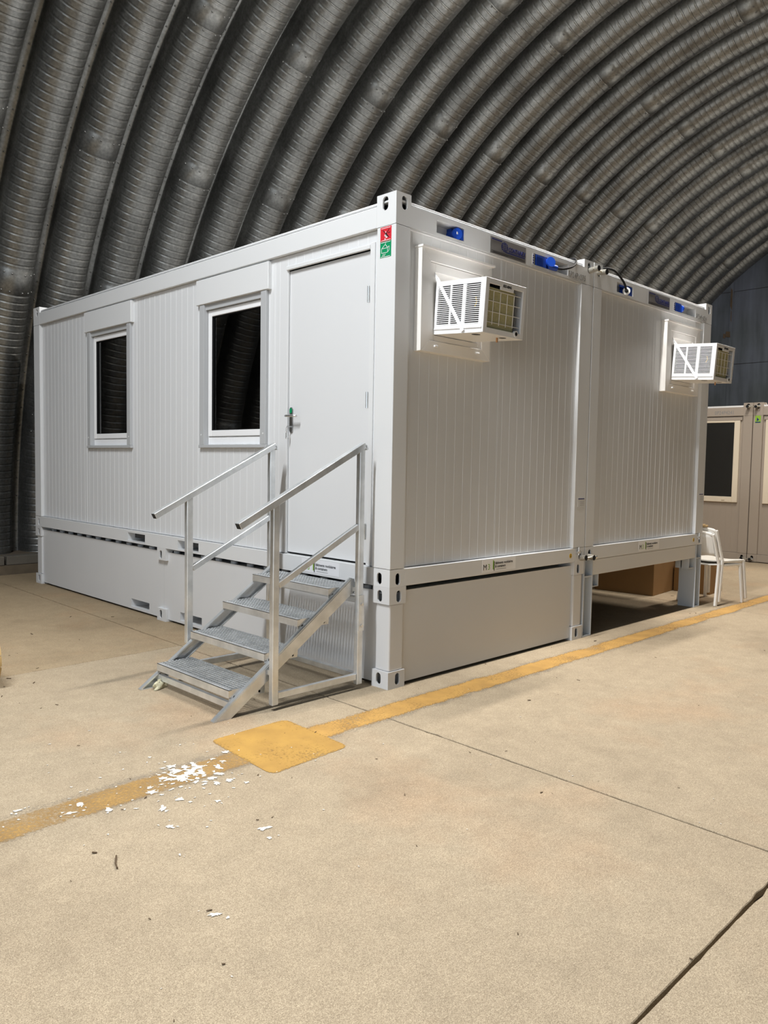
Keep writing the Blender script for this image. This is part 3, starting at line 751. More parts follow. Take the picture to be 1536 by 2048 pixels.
# ---- name plate, sockets, serial number on the short side
def front_fittings(c, ox, serial, plugged):
    x = ox
    pl = build('name_plate', MB().box(x+.985, x+1.430, -.003, .0005, 3.084, 3.203), M['platemetal'], c)
    text('lettering', 'CONTAINEX', .048, (x+1.205, -.0038, 3.143), FRONT, M['navy'], pl, xs=.78, bold=.0012, shear=.15)
    build('logo_rule', MB().box(x+1.000, x+1.125, -.0042, -.003, 3.184, 3.192).box(x+1.17, x+1.418, -.0042, -.003, 3.114, 3.122), M['navy'], pl)
    gb = MB()
    n = 20
    gb.add([(x+1.158, -.0046, 3.152)]+[(x+1.158+.043*math.cos(2*math.pi*k/n), -.0046, 3.152+.036*math.sin(2*math.pi*k/n)) for k in range(n)], [(0, 1+k, 1+(k+1) % n) for k in range(n)])
    build('logo_globe', gb, M['navy'], pl)
    gb = MB()
    for z in (3.140, 3.152, 3.164): gb.box(x+1.122, x+1.194, -.0054, -.0047, z-.0014, z+.0014)
    for dx in (-.018, 0, .018): gb.box(x+1.158+dx-.0014, x+1.158+dx+.0014, -.0054, -.0047, 3.120, 3.184)
    build('globe_lines', gb, M['platemetal'], pl)
    gb = MB()
    for z, a, b in ((3.104, 1.0, 1.38), (3.097, 1.02, 1.42), (3.091, 1.0, 1.20)): gb.box(x+a, x+b, -.0038, -.003, z-.0013, z+.0013)
    build('small_print', gb, M['black'], pl)
    text('serial_number', serial, .068, (x+2.040, -.0008, 3.118), FRONT, M['greyprint'], c, xs=.88, bold=-.0006)
    # left niche: input plug with hinged lid
    sk = build('socket_inlet', MB().cyl((x+.632, .09, 3.142), (x+.632, .012, 3.137), .036, 16).box(x+.606, x+.672, .05, .094, 3.102, 3.182), M['blue'], c)
    if not plugged:
        build('socket_lid', MB().cyl((x+.618, .014, 3.138), (x+.612, .000, 3.137), .040, 18).box(x+.650, x+.682, .002, .05, 3.106, 3.176), M['blue'], sk)
        build('lid_mark', MB().box(x+.604, x+.622, -.0025, .0, 3.134, 3.150), M['white'], sk)
    else:
        build('socket_lid', MB().box(x+.50, x+.60, .03, .04, 3.166, 3.184).box(x+.600, x+.676, .004, .05, 3.104, 3.18), M['blue'], sk)
        build('plug', MB().cyl((x+.60, .02, 3.130), (x+.545, -.012, 3.128), .030, 18, r2=.034), M['cream'], sk)
        build('plug_gland', MB().cyl((x+.546, -.0125, 3.128), (x+.532, -.019, 3.1275), .017, 14), M['rubber'], sk)
    # right niche: outlet socket and instruction labels
    build('warning_label', MB().box(x+1.522, x+1.548, -.0012, 0, 3.098, 3.178), M['labelwhite'], c)
    build('warning_print', MB().box(x+1.527, x+1.543, -.0018, -.0012, 3.104, 3.118).box(x+1.527, x+1.543, -.0018, -.0012, 3.124, 3.137).box(x+1.527, x+1.543, -.0018, -.0012, 3.143, 3.156).box(x+1.527, x+1.543, -.0018, -.0012, 3.161, 3.172), M['navy'], c)
    so_ = build('socket_outlet', MB().box(x+1.566, x+1.712 if not plugged else x+1.69, -.0014, .0, 3.100, 3.180).box(x+1.70, x+1.78, .03, .094, 3.102, 3.180), M['blue'], c)
    bp_ = MB()
    for q in range(6): bp_.box(x+1.575, x+1.665, -.002, -.0014, 3.110+q*.011, 3.112+q*.011)
    build('label_print', bp_, M['white'] if False else M['navy'], so_)
    if not plugged:
        build('socket_lid', MB().cyl((x+1.740, -.03, 3.152), (x+1.746, -.016, 3.150), .040, 20), M['blue'], so_)
        build('plug', MB().cyl((x+1.76, .02, 3.128), (x+1.845, -.012, 3.122), .028, 16, r2=.022), M['blue'], so_)
    else:
        build('socket_lid', MB().cyl((x+1.705, .012, 3.142), (x+1.722, .006, 3.142), .034, 16), M['blue'], so_)
front_fittings(cont1, 0, '0P24P1275', False)
front_fittings(cont2, W+GAP, '0P24P4234', True)
for c_, ox in ((cont1, 0), (cont2, W+GAP)):
    ml = build('maker_label', MB().box(ox+W-.135, ox+W-.025, -.0008, 0, 1.170, 1.255), M['paint'], c_)
    build('label_print', MB().box(ox+W-.128, ox+W-.03, -.0014, -.0008, 1.236, 1.244), M['navy'], ml)
    build('label_rules', MB().box(ox+W-.10, ox+W-.03, -.0013, -.0008, 1.215, 1.217).box(ox+W-.10, ox+W-.03, -.0013, -.0008, 1.20, 1.202).box(ox+W-.10, ox+W-.03, -.0013, -.0008, 1.185, 1.187), M['greyprint'], ml)
    build('earth_dot', MB().cyl((ox+W-.221, 0, .750), (ox+W-.221, -.001, .750), .021, 16), M['yellowdot'], c_)
    build('earth_symbol', MB().box(ox+W-.224, ox+W-.218, -.0016, -.001, .746, .766).box(ox+W-.232, ox+W-.210, -.0016, -.001, .742, .746).box(ox+W-.227, ox+W-.215, -.0016, -.001, .735, .738), M['black'], c_)
    build('earth_bolt', MB().cyl((ox+W-.112, -.012, .700+.05), (ox+W-.112, -.012, .812+.008), .0075, 8).box(ox+W-.135, ox+W-.095, -.02, 0, .765, .785), M['chrome'], c_)

# ---- window frames that hold the coolers + coolers
def cooler(ox, c, label):
    fx0, fx1, fz0, fz1 = ox+.222, ox+.977, 2.283, 2.968
    ix0, ix1, iz0, iz1 = ox+.310, ox+.880, 2.360, 2.888
    yo = -.030
    mb = MB()
    mb.prism([(fx0, yo, fz0), (fx1, yo, fz0), (ix1, yo, iz0), (ix0, yo, iz0)], (0, 0, 0), (0, .064, 0)).prism([(fx1, yo, fz0), (fx1, yo, fz1), (ix1, yo, iz1), (ix1, yo, iz0)], (0, 0, 0), (0, .064, 0))
    mb.prism([(fx1, yo, fz1), (fx0, yo, fz1), (ix0, yo, iz1), (ix1, yo, iz1)], (0, 0, 0), (0, .064, 0)).prism([(fx0, yo, fz1), (fx0, yo, fz0), (ix0, yo, iz0), (ix0, yo, iz1)], (0, 0, 0), (0, .064, 0))
    wn = build('window', mb, M['cream'], c, bevel=.0018)
    build('drip_cap', MB().box(fx0-.004, fx1+.026, yo-.012, REC, fz1, fz1+.014), M['cream'], wn)
    s = .062
    build('sash', MB().box(ix0+.004, ix0+s, yo+.012, REC, iz0+.004, iz1-.004).box(ix1-s+.03, ix1-.004, yo+.012, REC, iz0+.004, iz1-.004).box(ix0+s, ix1-s+.03, yo+.012, REC, iz0+.004, iz0+s-.02).box(ix0+s, ix1-s+.03, yo+.012, REC, iz1-s, iz1-.004), M['cream'], wn, bevel=.002)
    build('filler_panel', MB().box(ix0+s, ix1-s+.03, yo+.030, REC-.002, iz0+s-.02, iz1-s), M['cream'], wn)
    for u in (.375, .828): build('drain_cap', MB().box(ox+u-.02, ox+u+.018, yo-.012, yo, 2.318, 2.332), M['upvc'], wn, bevel=.003)
    # cooler body, built straight and then tipped outwards a little
    e = empty('air_conditioner', (ox+.36, -.02, 2.405)); top(e, label, 'air conditioner', None)
    wd, dp, ht = .44, .415, .35
    tilt = Matrix.Rotation(R(3.6), 4, 'X')
    def part(name, mb, mat, parent=e, **k):
        mb.v = [tuple(tilt @ Vector((p[0], p[1], p[2]))) for p in mb.v]
        if parent is not e: pass
        return build(name, mb, mat, parent, local=True, **k)
    t = .008
    # sheet metal case: open front (towards -Y) and louvred sides
    cs = MB().box(0, wd, -dp, 0, 0, t).box(0, wd, -dp, 0, ht-t, ht).box(wd-t, wd, -dp, 0, t, ht-t)
    # left side: border + louvres
    ya, yb = -.385, -.022
    cs.box(0, t, -dp, ya, t, ht-t).box(0, t, yb, 0, t, ht-t).box(0, t, ya, yb, t, .058).box(0, t, ya, yb, ht-.026, ht-t)
    for yv, w2 in ((-.252, .030), (-.136, .016)): cs.box(0, t, yv-w2/2, yv+w2/2, .058, ht-.026)
    body = part('case', cs, M['upvc'])
    lv = MB(); nl = 21
    for q in range(nl):
        z = .062+q*(ht-.026-.066)/(nl-1)
        lv.box(-.001, .004, ya, yb, z-.0026, z+.0026)
    part('louvre', lv, M['upvc'])
    part('innards', MB().box(.03, wd-.03, -.345, -.02, .012, ht-.02), M['dark'])
    part('wiring', MB().tube([(.026, -.33, .23), (.024, -.34, .20), (.026, -.325, .17)], .004, 6), M['yellowdot'])
    part('ledge', MB().box(-.006, .0, -dp, -.004, .03, .036), M['upvc'])
    # front frame
    ff = MB(); b = .030
    ff.box(0, .038, -dp-.012, -dp, 0, ht).box(wd-.034, wd, -dp-.012, -dp, 0, ht).box(.038, wd-.034, -dp-.012, -dp, 0, .036).box(.038, wd-.034, -dp-.012, -dp, ht-.034, ht).box(.16, .30, -dp-.012, -dp, ht-.058, ht-.034)
    part('front_frame', ff, M['upvc'], bevel=.0015)
    # finned coil
    cl = MB().box(.052, .352, -.398, -.365, .040, ht-.05)
    for q in range(30): cl.box(.053, .351, -.4005, -.398, .044+q*.0085, .0475+q*.0085)
    part('coil', cl, M['coil'])
    part('side_plate', MB().box(.368, .376, -.40, -.345, .045, ht-.06), M['greyprint'])
    gw = MB()
    for q in range(4): gw.cyl((.108+q*.074, -dp+.004, .062 if q < 3 else .066), (.108+q*.074, -dp+.004, ht-.075), .0026, 6)
    for q in range(4): gw.cyl((.040, -dp+.004, .075+q*.068), (wd-.036, -dp+.004, .075+q*.068), .0026, 6)
    part('guard_wire', gw, M['cream'])
    part('drain_plug', MB().cyl((wd-.085, -dp-.016, .030), (wd-.085, -dp, .030), .021, 14), M['upvc'])
    part('drain_hole', MB().cyl((wd-.085, -dp-.0175, .030), (wd-.085, -dp-.016, .030), .013, 14), M['rubber'])
    part('drain_spout', MB().cyl((wd-.16, -.33, 0), (wd-.16, -.33, -.03), .007, 8), M['copper'])
    part('bottom_vent', MB().cyl((.09, -.30, -.001), (.09, -.30, .0), .03, 12).cyl((wd-.14, -.36, -.001), (wd-.14, -.36, 0), .026, 12), M['dark'])
    tx = text('brand_mark', 'RED-RING', .024, (0, 0, 0), (0, 0, 0), M['black'], None, xs=.85, bold=.0006, shear=.2)
    tx.parent = e; tx.matrix_local = tilt @ Matrix.Translation((.178, -dp-.0128, ht-.031)) @ Matrix.Rotation(R(90), 4, 'X')
    # brace straps: from the sash top corner down to the lower edge of the case
    for bx, xs_ in ((-.010, .006), (wd+.010, wd-.01)):
        sm = MB(); a = Vector((xs_ if bx < 0 else wd+.03, .02, .436)); b2 = tilt @ Vector((bx, -.268, .012))
        d = (b2-a); sm.bar(a, a+d*.06, .004, .010, (0, 1, .6)); sm.bar(a+d*.05, a+d*.16, .004, .016, (0, 1, .6)); sm.bar(a+d*.14, b2, .004, .024, (0, 1, .6))
        build('brace_strap', sm, M['upvc'], e, local=True)
    return e
ac1 = cooler(0, cont1, 'white box air conditioner beside the red and green crane stickers')
ac2 = cooler(W+GAP+1.125, cont2, 'white box air conditioner farther off, above the white stacked chairs')

# ---- couplers joining container corners
def coupler(x, y, z, label, mode='front', out=.085):
    e = empty('container_coupler', (x, y, z)); top(e, label, 'coupler')
    def T(p): return p if mode == 'front' else (p[1], -p[0], p[2])
    for s in (-1, 1):
        dx = s*.066
        build('clamp_sleeve', MB().cyl(T((dx, .03, .006*s)), T((dx, -out, -.004*s)), .024, 16), M['brass'], e, local=True, smooth=False)
        build('sleeve_end', MB().cyl(T((dx, -out, -.004*s)), T((dx, -out-.004, -.004*s)), .0235, 16), M['rubber'], e, local=True)
    build('tie_rod', MB().cyl(T((-.10, -.045, 0)), T((.12, -.045, 0)), .008, 10), M['brass'], e, local=True)
    build('nut', MB().cyl(T((.100, -.045, 0)), T((.118, -.045, 0)), .016, 6), M['chrome'], e, local=True)
    return e
xm = W+GAP/2
coupler(xm, 0, 3.205, 'steel coupler joining the roof corners of the two office containers')
coupler(xm, 0, .722, 'steel coupler joining the bottom corners of the two office containers', out=.055)

# ---- power cables
def cable(pts, r, label):
    out = []
    P = [Vector(p) for p in pts]; P = [P[0]*2-P[1]]+P+[P[-1]*2-P[-2]]
    for i in range(1, len(P)-2):
        for k in range(8):
            t = k/8; a, b, c_, d_ = P[i-1], P[i], P[i+1], P[i+2]
            out.append(.5*((2*b)+(c_-a)*t+(2*a-5*b+4*c_-d_)*t*t+(3*b-a-3*c_+d_)*t**3))
    out.append(P[-2]); o = build('power_cable', MB().tube(out, r, 8), M['rubber'], smooth=True); return top(o, label, 'cable')
cable([(1.845, -.012, 3.122), (1.92, -.028, 3.128), (2.04, -.03, 3.165), (2.13, -.012, 3.215), (2.16, .02, 3.262), (2.14, .12, 3.262), (2.11, .3, 3.258), (2.2, .6, 3.256)], .0095, 'black cable from the open blue socket up over the roof edge')
X2 = W+GAP
cable([(X2+.534, -.018, 3.1275), (X2+.470, -.045, 3.135), (X2+.435, -.05, 3.170), (X2+.37, -.045, 3.215), (X2+.27, -.03, 3.262), (X2+.19, .03, 3.272), (X2+.16, .2, 3.262), (X2+.15, .5, 3.258)], .010, 'black cable plugged into the blue inlet of the raised container')

# ================================================================== PLINTH BOX UNDER CONTAINER 1
pl = empty('steel_plinth', (0, 0, 0)); top(pl, 'grey steel box plinth with slotted corners beneath the office container and stairs', 'plinth')
hp = H0-.0005
for ix, (xa, xb) in enumerate(((0, .160), (W-.160, W))):
    for iy, (ya, yb) in enumerate(((0, .160), (2.945, 3.105), (D-.160, D))):
        kw = dict(outx=-1 if ix == 0 else 1, outy=-1 if iy < 2 else 1)
        hx = xa+.090 if ix == 0 else xb-.09; hy = ya+.093 if iy < 2 else yb-.093
        for nm, z0, z1 in (('corner_casting', .576, hp), ('corner_casting', 0, .118)):
            o = casting(nm, xa, xb, ya, yb, z0, z1, M['plinth'], pl, z0+(.052 if z0 else .063), .046, .080, hx, hy, **kw)
        if iy != 1: build('corner_post', MB().box(xa+.012, xb-.012 if True else xb, ya+.008, yb-.020, .118, .576), M['plinth'], pl, bevel=.012, segs=3)
XP = .030
# side plates with fork pockets
def plated(xf, xi, outw):
    for (ya, yb) in ((.150, 3.024), (3.026, 5.905)):
        hs = [(a, b) for a, b in ((2.366, 2.735), (3.312, 3.680)) if a > ya and b < yb]
        mb = MB(); ylist = [ya]
        for a, b in hs: ylist += [a, b]
        ylist.append(yb)
        for k in range(0, len(ylist), 2): mb.box(xf, xi, ylist[k], ylist[k+1], .020, .655)
        for a, b in hs:
            mb.box(xf, xi, a, b, .020, .042); mb.box(xf, xi, a, b, .122, .655)
            x2 = xi+.35*outw
            mb.box(min(xi, x2), max(xi, x2), a-.004, a, .042, .122).box(min(xi, x2), max(xi, x2), b, b+.004, .042, .122).box(min(xi, x2), max(xi, x2), a, b, .038, .042).box(min(xi, x2), max(xi, x2), a, b, .122, .126)
            mb.box(min(x2, x2+.004*outw), max(x2, x2+.004*outw), a, b, .038, .126)
        build('side_plate', mb, M['plinth'], pl)
plated(XP, XP+.006, 1); plated(W-XP-.006, W-XP, -1)
build('end_plate', MB().box(.150, W-.150, .030, .036, .020, .657), M['plinth'], pl)
build('end_plate', MB().box(.150, W-.150, D-.036, D-.030, .020, .657), M['plinth'], pl)
build('top_plate', MB().box(.04, W-.04, .04, D-.04, .635, .645), M['stand'], pl)
lug = None
for k in range(24):
    y = .3+k*.235
    if lug is None:
        lug = build('top_lug', MB().cyl((.0, 0, .645), (.0, 0, .672), .030, 12), M['stand'], pl); l_ = lug
    else: l_ = lug.copy(); COL.objects.link(l_); l_.parent = pl
    l_.location = (.085, y, 0)

# ================================================================== SUPPORT FRAME UNDER CONTAINER 2
def support(y0, sgn, label):
    e = empty('support_frame', (W+GAP, y0, 0)); top(e, label, 'stand', 'support frames under the raised container')
    hb = H0-.0005
    def Y(a, b): return (y0+a, y0+b) if sgn > 0 else (y0-b, y0-a)
    for xa, xb, inner in ((2.449, 2.598, 1), (4.752, 4.880, -1)):
        t = .010; dpt = .19
        cm = MB(); ya, yb = Y(.004, dpt)
        cm.box(xa, xa+t, ya, yb, 0, hb).box(xb-t, xb, ya, yb, 0, hb)
        wa, wb = Y(.075, .085); cm.box(xa+t, xb-t, wa, wb, .012, hb)
        build('column', cm, M['stand'], e)
        ya, yb = Y(.006, .075); build('stiffener_plate', MB().box(xa+t, xb-t, ya, yb, .536, .548), M['stand'], e)
        ya, yb = Y(.004, dpt); build('base_plate', MB().box(xa+t, xb-t, ya, yb, 0, .012), M['stand'], e)
        ya, yb = Y(.03, .06); build('bolt', MB().cyl((xa+.03, (ya+yb)/2, .548), (xa+.03, (ya+yb)/2, .566), .012, 6), M['chrome'], e)
        bx = (xb, xb+.130) if inner > 0 else (xa-.140, xa)
        ya, yb = Y(.02, .17); bm_ = MB().box(bx[0], bx[1], ya, yb, .435, .443)
        k = bx[1]-.010 if inner > 0 else bx[0]; bm_.box(k, k+.010, ya, yb, .443, .546)
        yc, yd = Y(.10, .11); bm_.box(bx[0], bx[1], yc, yd, .443, .546)
        build('bracket', bm_, M['stand'], e)
        px = (xb, xb+.008) if inner > 0 else (xa-.008, xa); ya, yb = Y(.02, .17); build('gusset_plate', MB().box(px[0], px[1], ya, yb, .412, .5465), M['stand'], e)
    ya, yb = Y(.012, .108); build('cross_beam', MB().box(2.5985, 4.7515, ya, yb, .547, hb-.005), M['paint'], e, bevel=.004)
    return e
support(0, 1, 'pale grey steel stand and cross beam below the raised container, next to the chairs')
support(D, -1, 'pale grey steel stand at the far end below the raised container')

# ================================================================== STAIRS
stairs = empty('metal_stairs', (-.65, .66, 0)); top(stairs, 'galvanised steel stairs with two handrails in front of the container door', 'stairs')
YN, YF = .165, 1.150      # post planes
def sb(name, mb, **k): return build(name, mb, M['galv'], stairs, **k)
for y, s in ((.205, 1), (1.110, -1)):
    # stringer: channel profile, foot cut flat on the floor
    a0, a1 = (-1.222, 0), (-.135, .735)
    d = Vector((a1[0]-a0[0], 0, a1[1]-a0[1])).normalized()
    web = [(-1.222, y, 0), (-1.108, y, 0), (-.120, y, .668), (-.135, y, .745), (-.150, y, .745)]
    mb = MB().prism(web, (0, -.003, 0), (0, .003, 0))
    yi, yo_ = (y-.003, y+.030*s) if s > 0 else (y+.030*s, y+.003)
    fl_ = .032
    ya, yb = sorted((y-.0*s, y-s*fl_)) if False else sorted((y, y+s*fl_))
    mb.prism([(-1.222, ya, 0), (-1.222, yb, 0), (-.150, yb, .745), (-.150, ya, .745)], (-.004, 0, .006), (.003, 0, 0))
    mb.prism([(-1.112, ya, 0), (-1.112, yb, 0), (-.122, yb, .668), (-.122, ya, .668)], (-.003, 0, .003), (.003, 0, -.001))
    sb('stringer', mb)
    sb('foot_plate', MB().box(-1.225, -1.105, ya-.004, yb+.004, 0, .005))
# treads
TX = [-1.105, -.850, -.592, -.337]; TZ = [.161, .343, .521, .694]
def tread_parts(x, z):
    yl, yh, dp = .232, 1.083, .262
    fr_ = MB().box(x, x+.003, yl, yh, z-.048, z).box(x+dp-.003, x+dp, yl, yh, z-.048, z).box(x+.003, x+dp-.003, yl, yl+.003, z-.062, z).box(x+.003, x+dp-.003, yh-.003, yh, z-.062, z)
    fr_.box(x, x+.022, yl, yh, z-.003, z)
    fr_.box(x+.003, x+.020, yl, yh, z-.048, z-.045)
    tr_ = sb('tread', fr_)
    gm = MB()
    n = 30
    for k in range(n):
        y = yl+.014+k*(yh-yl-.028)/(n-1)
        gm.box(x+.022, x+dp-.003, y-.0028, y+.0028, z-.014, z-.001)
    for k in range(9):
        xx = x+.030+k*.0262
        gm.box(xx-.0021, xx+.0021, yl+.003, yh-.003, z-.012, z+.0002)
    build('grating', gm, M['galv'], tr_)
    nb = MB()
    for k in range(9):
        for q in range(n):
            y = yl+.014+q*(yh-yl-.028)/(n-1); xx = x+.030+k*.0262
            nb.add([(xx-.005, y-.004, z-.001), (xx+.005, y-.004, z-.001), (xx+.005, y+.004, z-.001), (xx-.005, y+.004, z-.001), (xx, y, z+.0045)], [(0, 1, 4), (1, 2, 4), (2, 3, 4), (3, 0, 4)])
    o = build('grip_studs', nb, M['galv'], tr_); o['kind'] = 'stuff'
    for y in (yl, yh):
        s = -1 if y == yl else 1
        for xx in (x+.04, x+dp-.04): build('bolt', MB().cyl((xx, y, z-.045), (xx, y-s*.014, z-.045), .009, 6), M['chrome'], tr_)
for x, z in zip(TX, TZ): tread_parts(x, z)
RS = (1.663-1.148)/(1.02)
for y, s in ((YN, -1), (YF, 1)):
    for xa, xb, zt_, zb_ in ((-.852, -.800, 1.262, .034), (-.150, -.098, 1.61, .034)):
        # open box posts
        zl = .034 if y == YN or xa > -.5 else .245
        t = .003
        mb = MB().box(xa+.003, xb-.003, y-.019, y+.019, zl, zt_)
        sb('post', mb, bevel=.003)
    a = Vector((-1.090, y, 1.142)); b = Vector((-.098, y, 1.640))
    mb = MB().bar(a, b, .045, .040, (0, 0, 1))
    sb('handrail', mb, bevel=.002)
    dd = (b-a).normalized()
    build('rail_end', MB().bar(a-dd*.0015, a+dd*.0005, .039, .034, (0, 0, 1)), M['dark'], stairs)
    sb('rail_corner', MB().bar(b, b+Vector((.016, 0, -.030)), .045, .014, (1, 0, .3)))
    mb = MB().bar((-.80, y, .768), (-.145, y, 1.098), .030, .038, (0, 0, 1))
    sb('mid_rail', mb, bevel=.002)
    sb('floor_bar', MB().box(-.80, -.15, y-.015, y+.015, .068, .108), bevel=.002)
    sb('leg_plate', MB().box(-.146, -.10, y+s*.0235-.003, y+s*.0235+.003, .40, .64) if s < 0 else MB().box(-.146, -.10, y+.0205, y+.0265, .40, .64))
    for z in (.434, .578): build('bolt', MB().cyl((-.123, y+s*.026, z), (-.123, y+s*.036, z), .011, 6), M['chrome'], stairs)
    # short pegs tying post to stringer
    yy = (y, .205) if s < 0 else (1.110, y)
    sb('post_tie', MB().box(-.840, -.812, yy[0], yy[1], .215, .245).box(-.140, -.112, yy[0], yy[1], .66, .69))
sb('cross_bar', MB().box(-.142, -.104, YN, YF, .070, .106), bevel=.002)
sb('cross_bar', MB().box(-.136, -.104, YN, YF, .585, .625), bevel=.002)
sb('cross_bar', MB().box(-1.095, -1.070, .205, 1.110, .045, .085), bevel=.002)

# ================================================================== WHITE CHAIRS
def make_chair():
    e = empty('stacking_chair', (0, 0, 0))
    def leg(pts, nm='leg'):
        mb = MB()
        for p, q in zip(pts[:-1], pts[1:]): mb.bar(p, q, .026, .038, (1, 0, .2))
        return build(nm, mb, M['chair'], e, local=True, bevel=.006, segs=2)
    for s in (-1, 1):
        leg([(-.255, s*.238, 0), (-.175, s*.212, .470)])
        leg([(.262, s*.238, 0), (.225, s*.214, .445)])
        mb = MB().bar((-.175, s*.212, .455), (-.285, s*.196, .80), .024, .036, (1, 0, .2)); build('back_upright', mb, M['chair'], e, local=True, bevel=.008, segs=2)
        mb = MB().bar((-.185, s*.212, .445), (.235, s*.214, .440), .024, .026, (0, 0, 1)); build('seat_rail', mb, M['chair'], e, local=True, bevel=.006, segs=2)
    # seat: dished sheet with thickness
    mb = MB(); nx, ny = 8, 8; V = []; F = []
    for i in range(nx+1):
        for j in range(ny+1):
            x = -.20+.445*i/nx; y = -.200+.40*j/ny; z = .462-.016*math.cos(math.pi*.5*(2*j/ny-1))+(.012*(i/nx)**6*-1)
            V.append((x, y, z))
    for i in range(nx+1):
        for j in range(ny+1): x, y, z = V[i*(ny+1)+j]; V.append((x, y, z-.012))
    n = (nx+1)*(ny+1); idx = lambda i, j, o=0: o+i*(ny+1)+j
    for i in range(nx):
        for j in range(ny): F += [(idx(i, j), idx(i+1, j), idx(i+1, j+1), idx(i, j+1)), (idx(i, j, n), idx(i, j+1, n), idx(i+1, j+1, n), idx(i+1, j, n))]
    for i in range(nx): F += [(idx(i, 0), idx(i, 0, n), idx(i+1, 0, n), idx(i+1, 0)), (idx(i, ny), idx(i+1, ny), idx(i+1, ny, n), idx(i, ny, n))]
    for j in range(ny): F += [(idx(0, j), idx(0, j+1), idx(0, j+1, n), idx(0, j, n)), (idx(nx, j), idx(nx, j, n), idx(nx, j+1, n), idx(nx, j+1))]
    mb.add(V, F); build('seat', mb, M['chair'], e, local=True, smooth=True)
    mb = MB(); V = []; F = []; na, nb = 6, 8
    for i in range(na+1):
        for j in range(nb+1):
            t = i/na; y = -.188+.376*j/nb; x = -.213-.075*t-.018*math.cos(math.pi*.5*(2*j/nb-1)); V.append((x, y, .555+.240*t))
    n = len(V)
    for v in list(V): V.append((v[0]-.010, v[1], v[2]))
    idx = lambda i, j, o=0: o+i*(nb+1)+j
    for i in range(na):
        for j in range(nb): F += [(idx(i, j), idx(i, j+1), idx(i+1, j+1), idx(i+1, j)), (idx(i, j, n), idx(i+1, j, n), idx(i+1, j+1, n), idx(i, j+1, n))]
    for j in range(nb): F += [(idx(0, j), idx(0, j, n), idx(0, j+1, n), idx(0, j+1)), (idx(na, j), idx(na, j+1), idx(na, j+1, n), idx(na, j, n))]
    mb.add(V, F); build('backrest', mb, M['chair'], e, local=True, smooth=True)
    pts = []
    for k in range(13):
        t = -1+2*k/12; pts.append((-.285-.02*math.cos(math.pi*.5*t), .196*t, .800+.012*math.cos(math.pi*.5*t)-.018*abs(t)**8))
    build('top_rail', MB().tube(pts, .017, 8), M['chair'], e, local=True, smooth=True)
    return e
ch = make_chair(); CH_ROT = R(-11)
ch.location = (5.298, .062, 0); ch.rotation_euler = (0, 0, CH_ROT); top(ch, 'white plastic stacking chair standing on the floor, lower of the stacked pair', 'chair', 'stacked white chairs')
ch2 = copy_tree(ch); ch2.location = (5.298+.060*math.cos(CH_ROT), .062+.060*math.sin(CH_ROT), .040); top(ch2, 'white plastic stacking chair stacked on top of the other chair', 'chair', 'stacked white chairs')
wb = build('wood_block', MB().box(-.045, .045, -.055, .055, 0, .018).box(-.03, .04, -.03, .05, .018, .026), M['wood'], None, bevel=.003, local=True); wb.location = (5.050, .075, .871); wb.rotation_euler = (0, 0, .3)
top(wb, 'small flat piece of wood lying on top of the chair backs', 'wood')

# ================================================================== CARTONS
def carton(x0, x1, y0, y1, h, rz, label):
    e = empty('cardboard_box', ((x0+x1)/2, (y0+y1)/2, 0), rz); top(e, label, 'box')
    a, b = (x1-x0)/2, (y1-y0)/2
    build('carton_body', MB().box(-a, a, -b, b, 0, h), M['card'], e, local=True, bevel=.004)
    build('carton_flap', MB().box(-a, a, -b, -.003, h, h+.004).box(-a, a, .003, b, h, h+.004), M['card'], e, local=True)
    build('tape', MB().box(-.03, .03, -b-.001, -b, h-.12, h).box(-.03, .03, -b-.001, b+.001, h+.004, h+.005), M['tape'], e, local=True)
    return e
carton(5.06, 5.80, .68, 1.42, .50, R(5), 'large brown cardboard box in the shade behind the steel stand')
carton(5.72, 6.15, .26, .70, .40, R(3), 'brown cardboard box on the floor behind the chair legs')

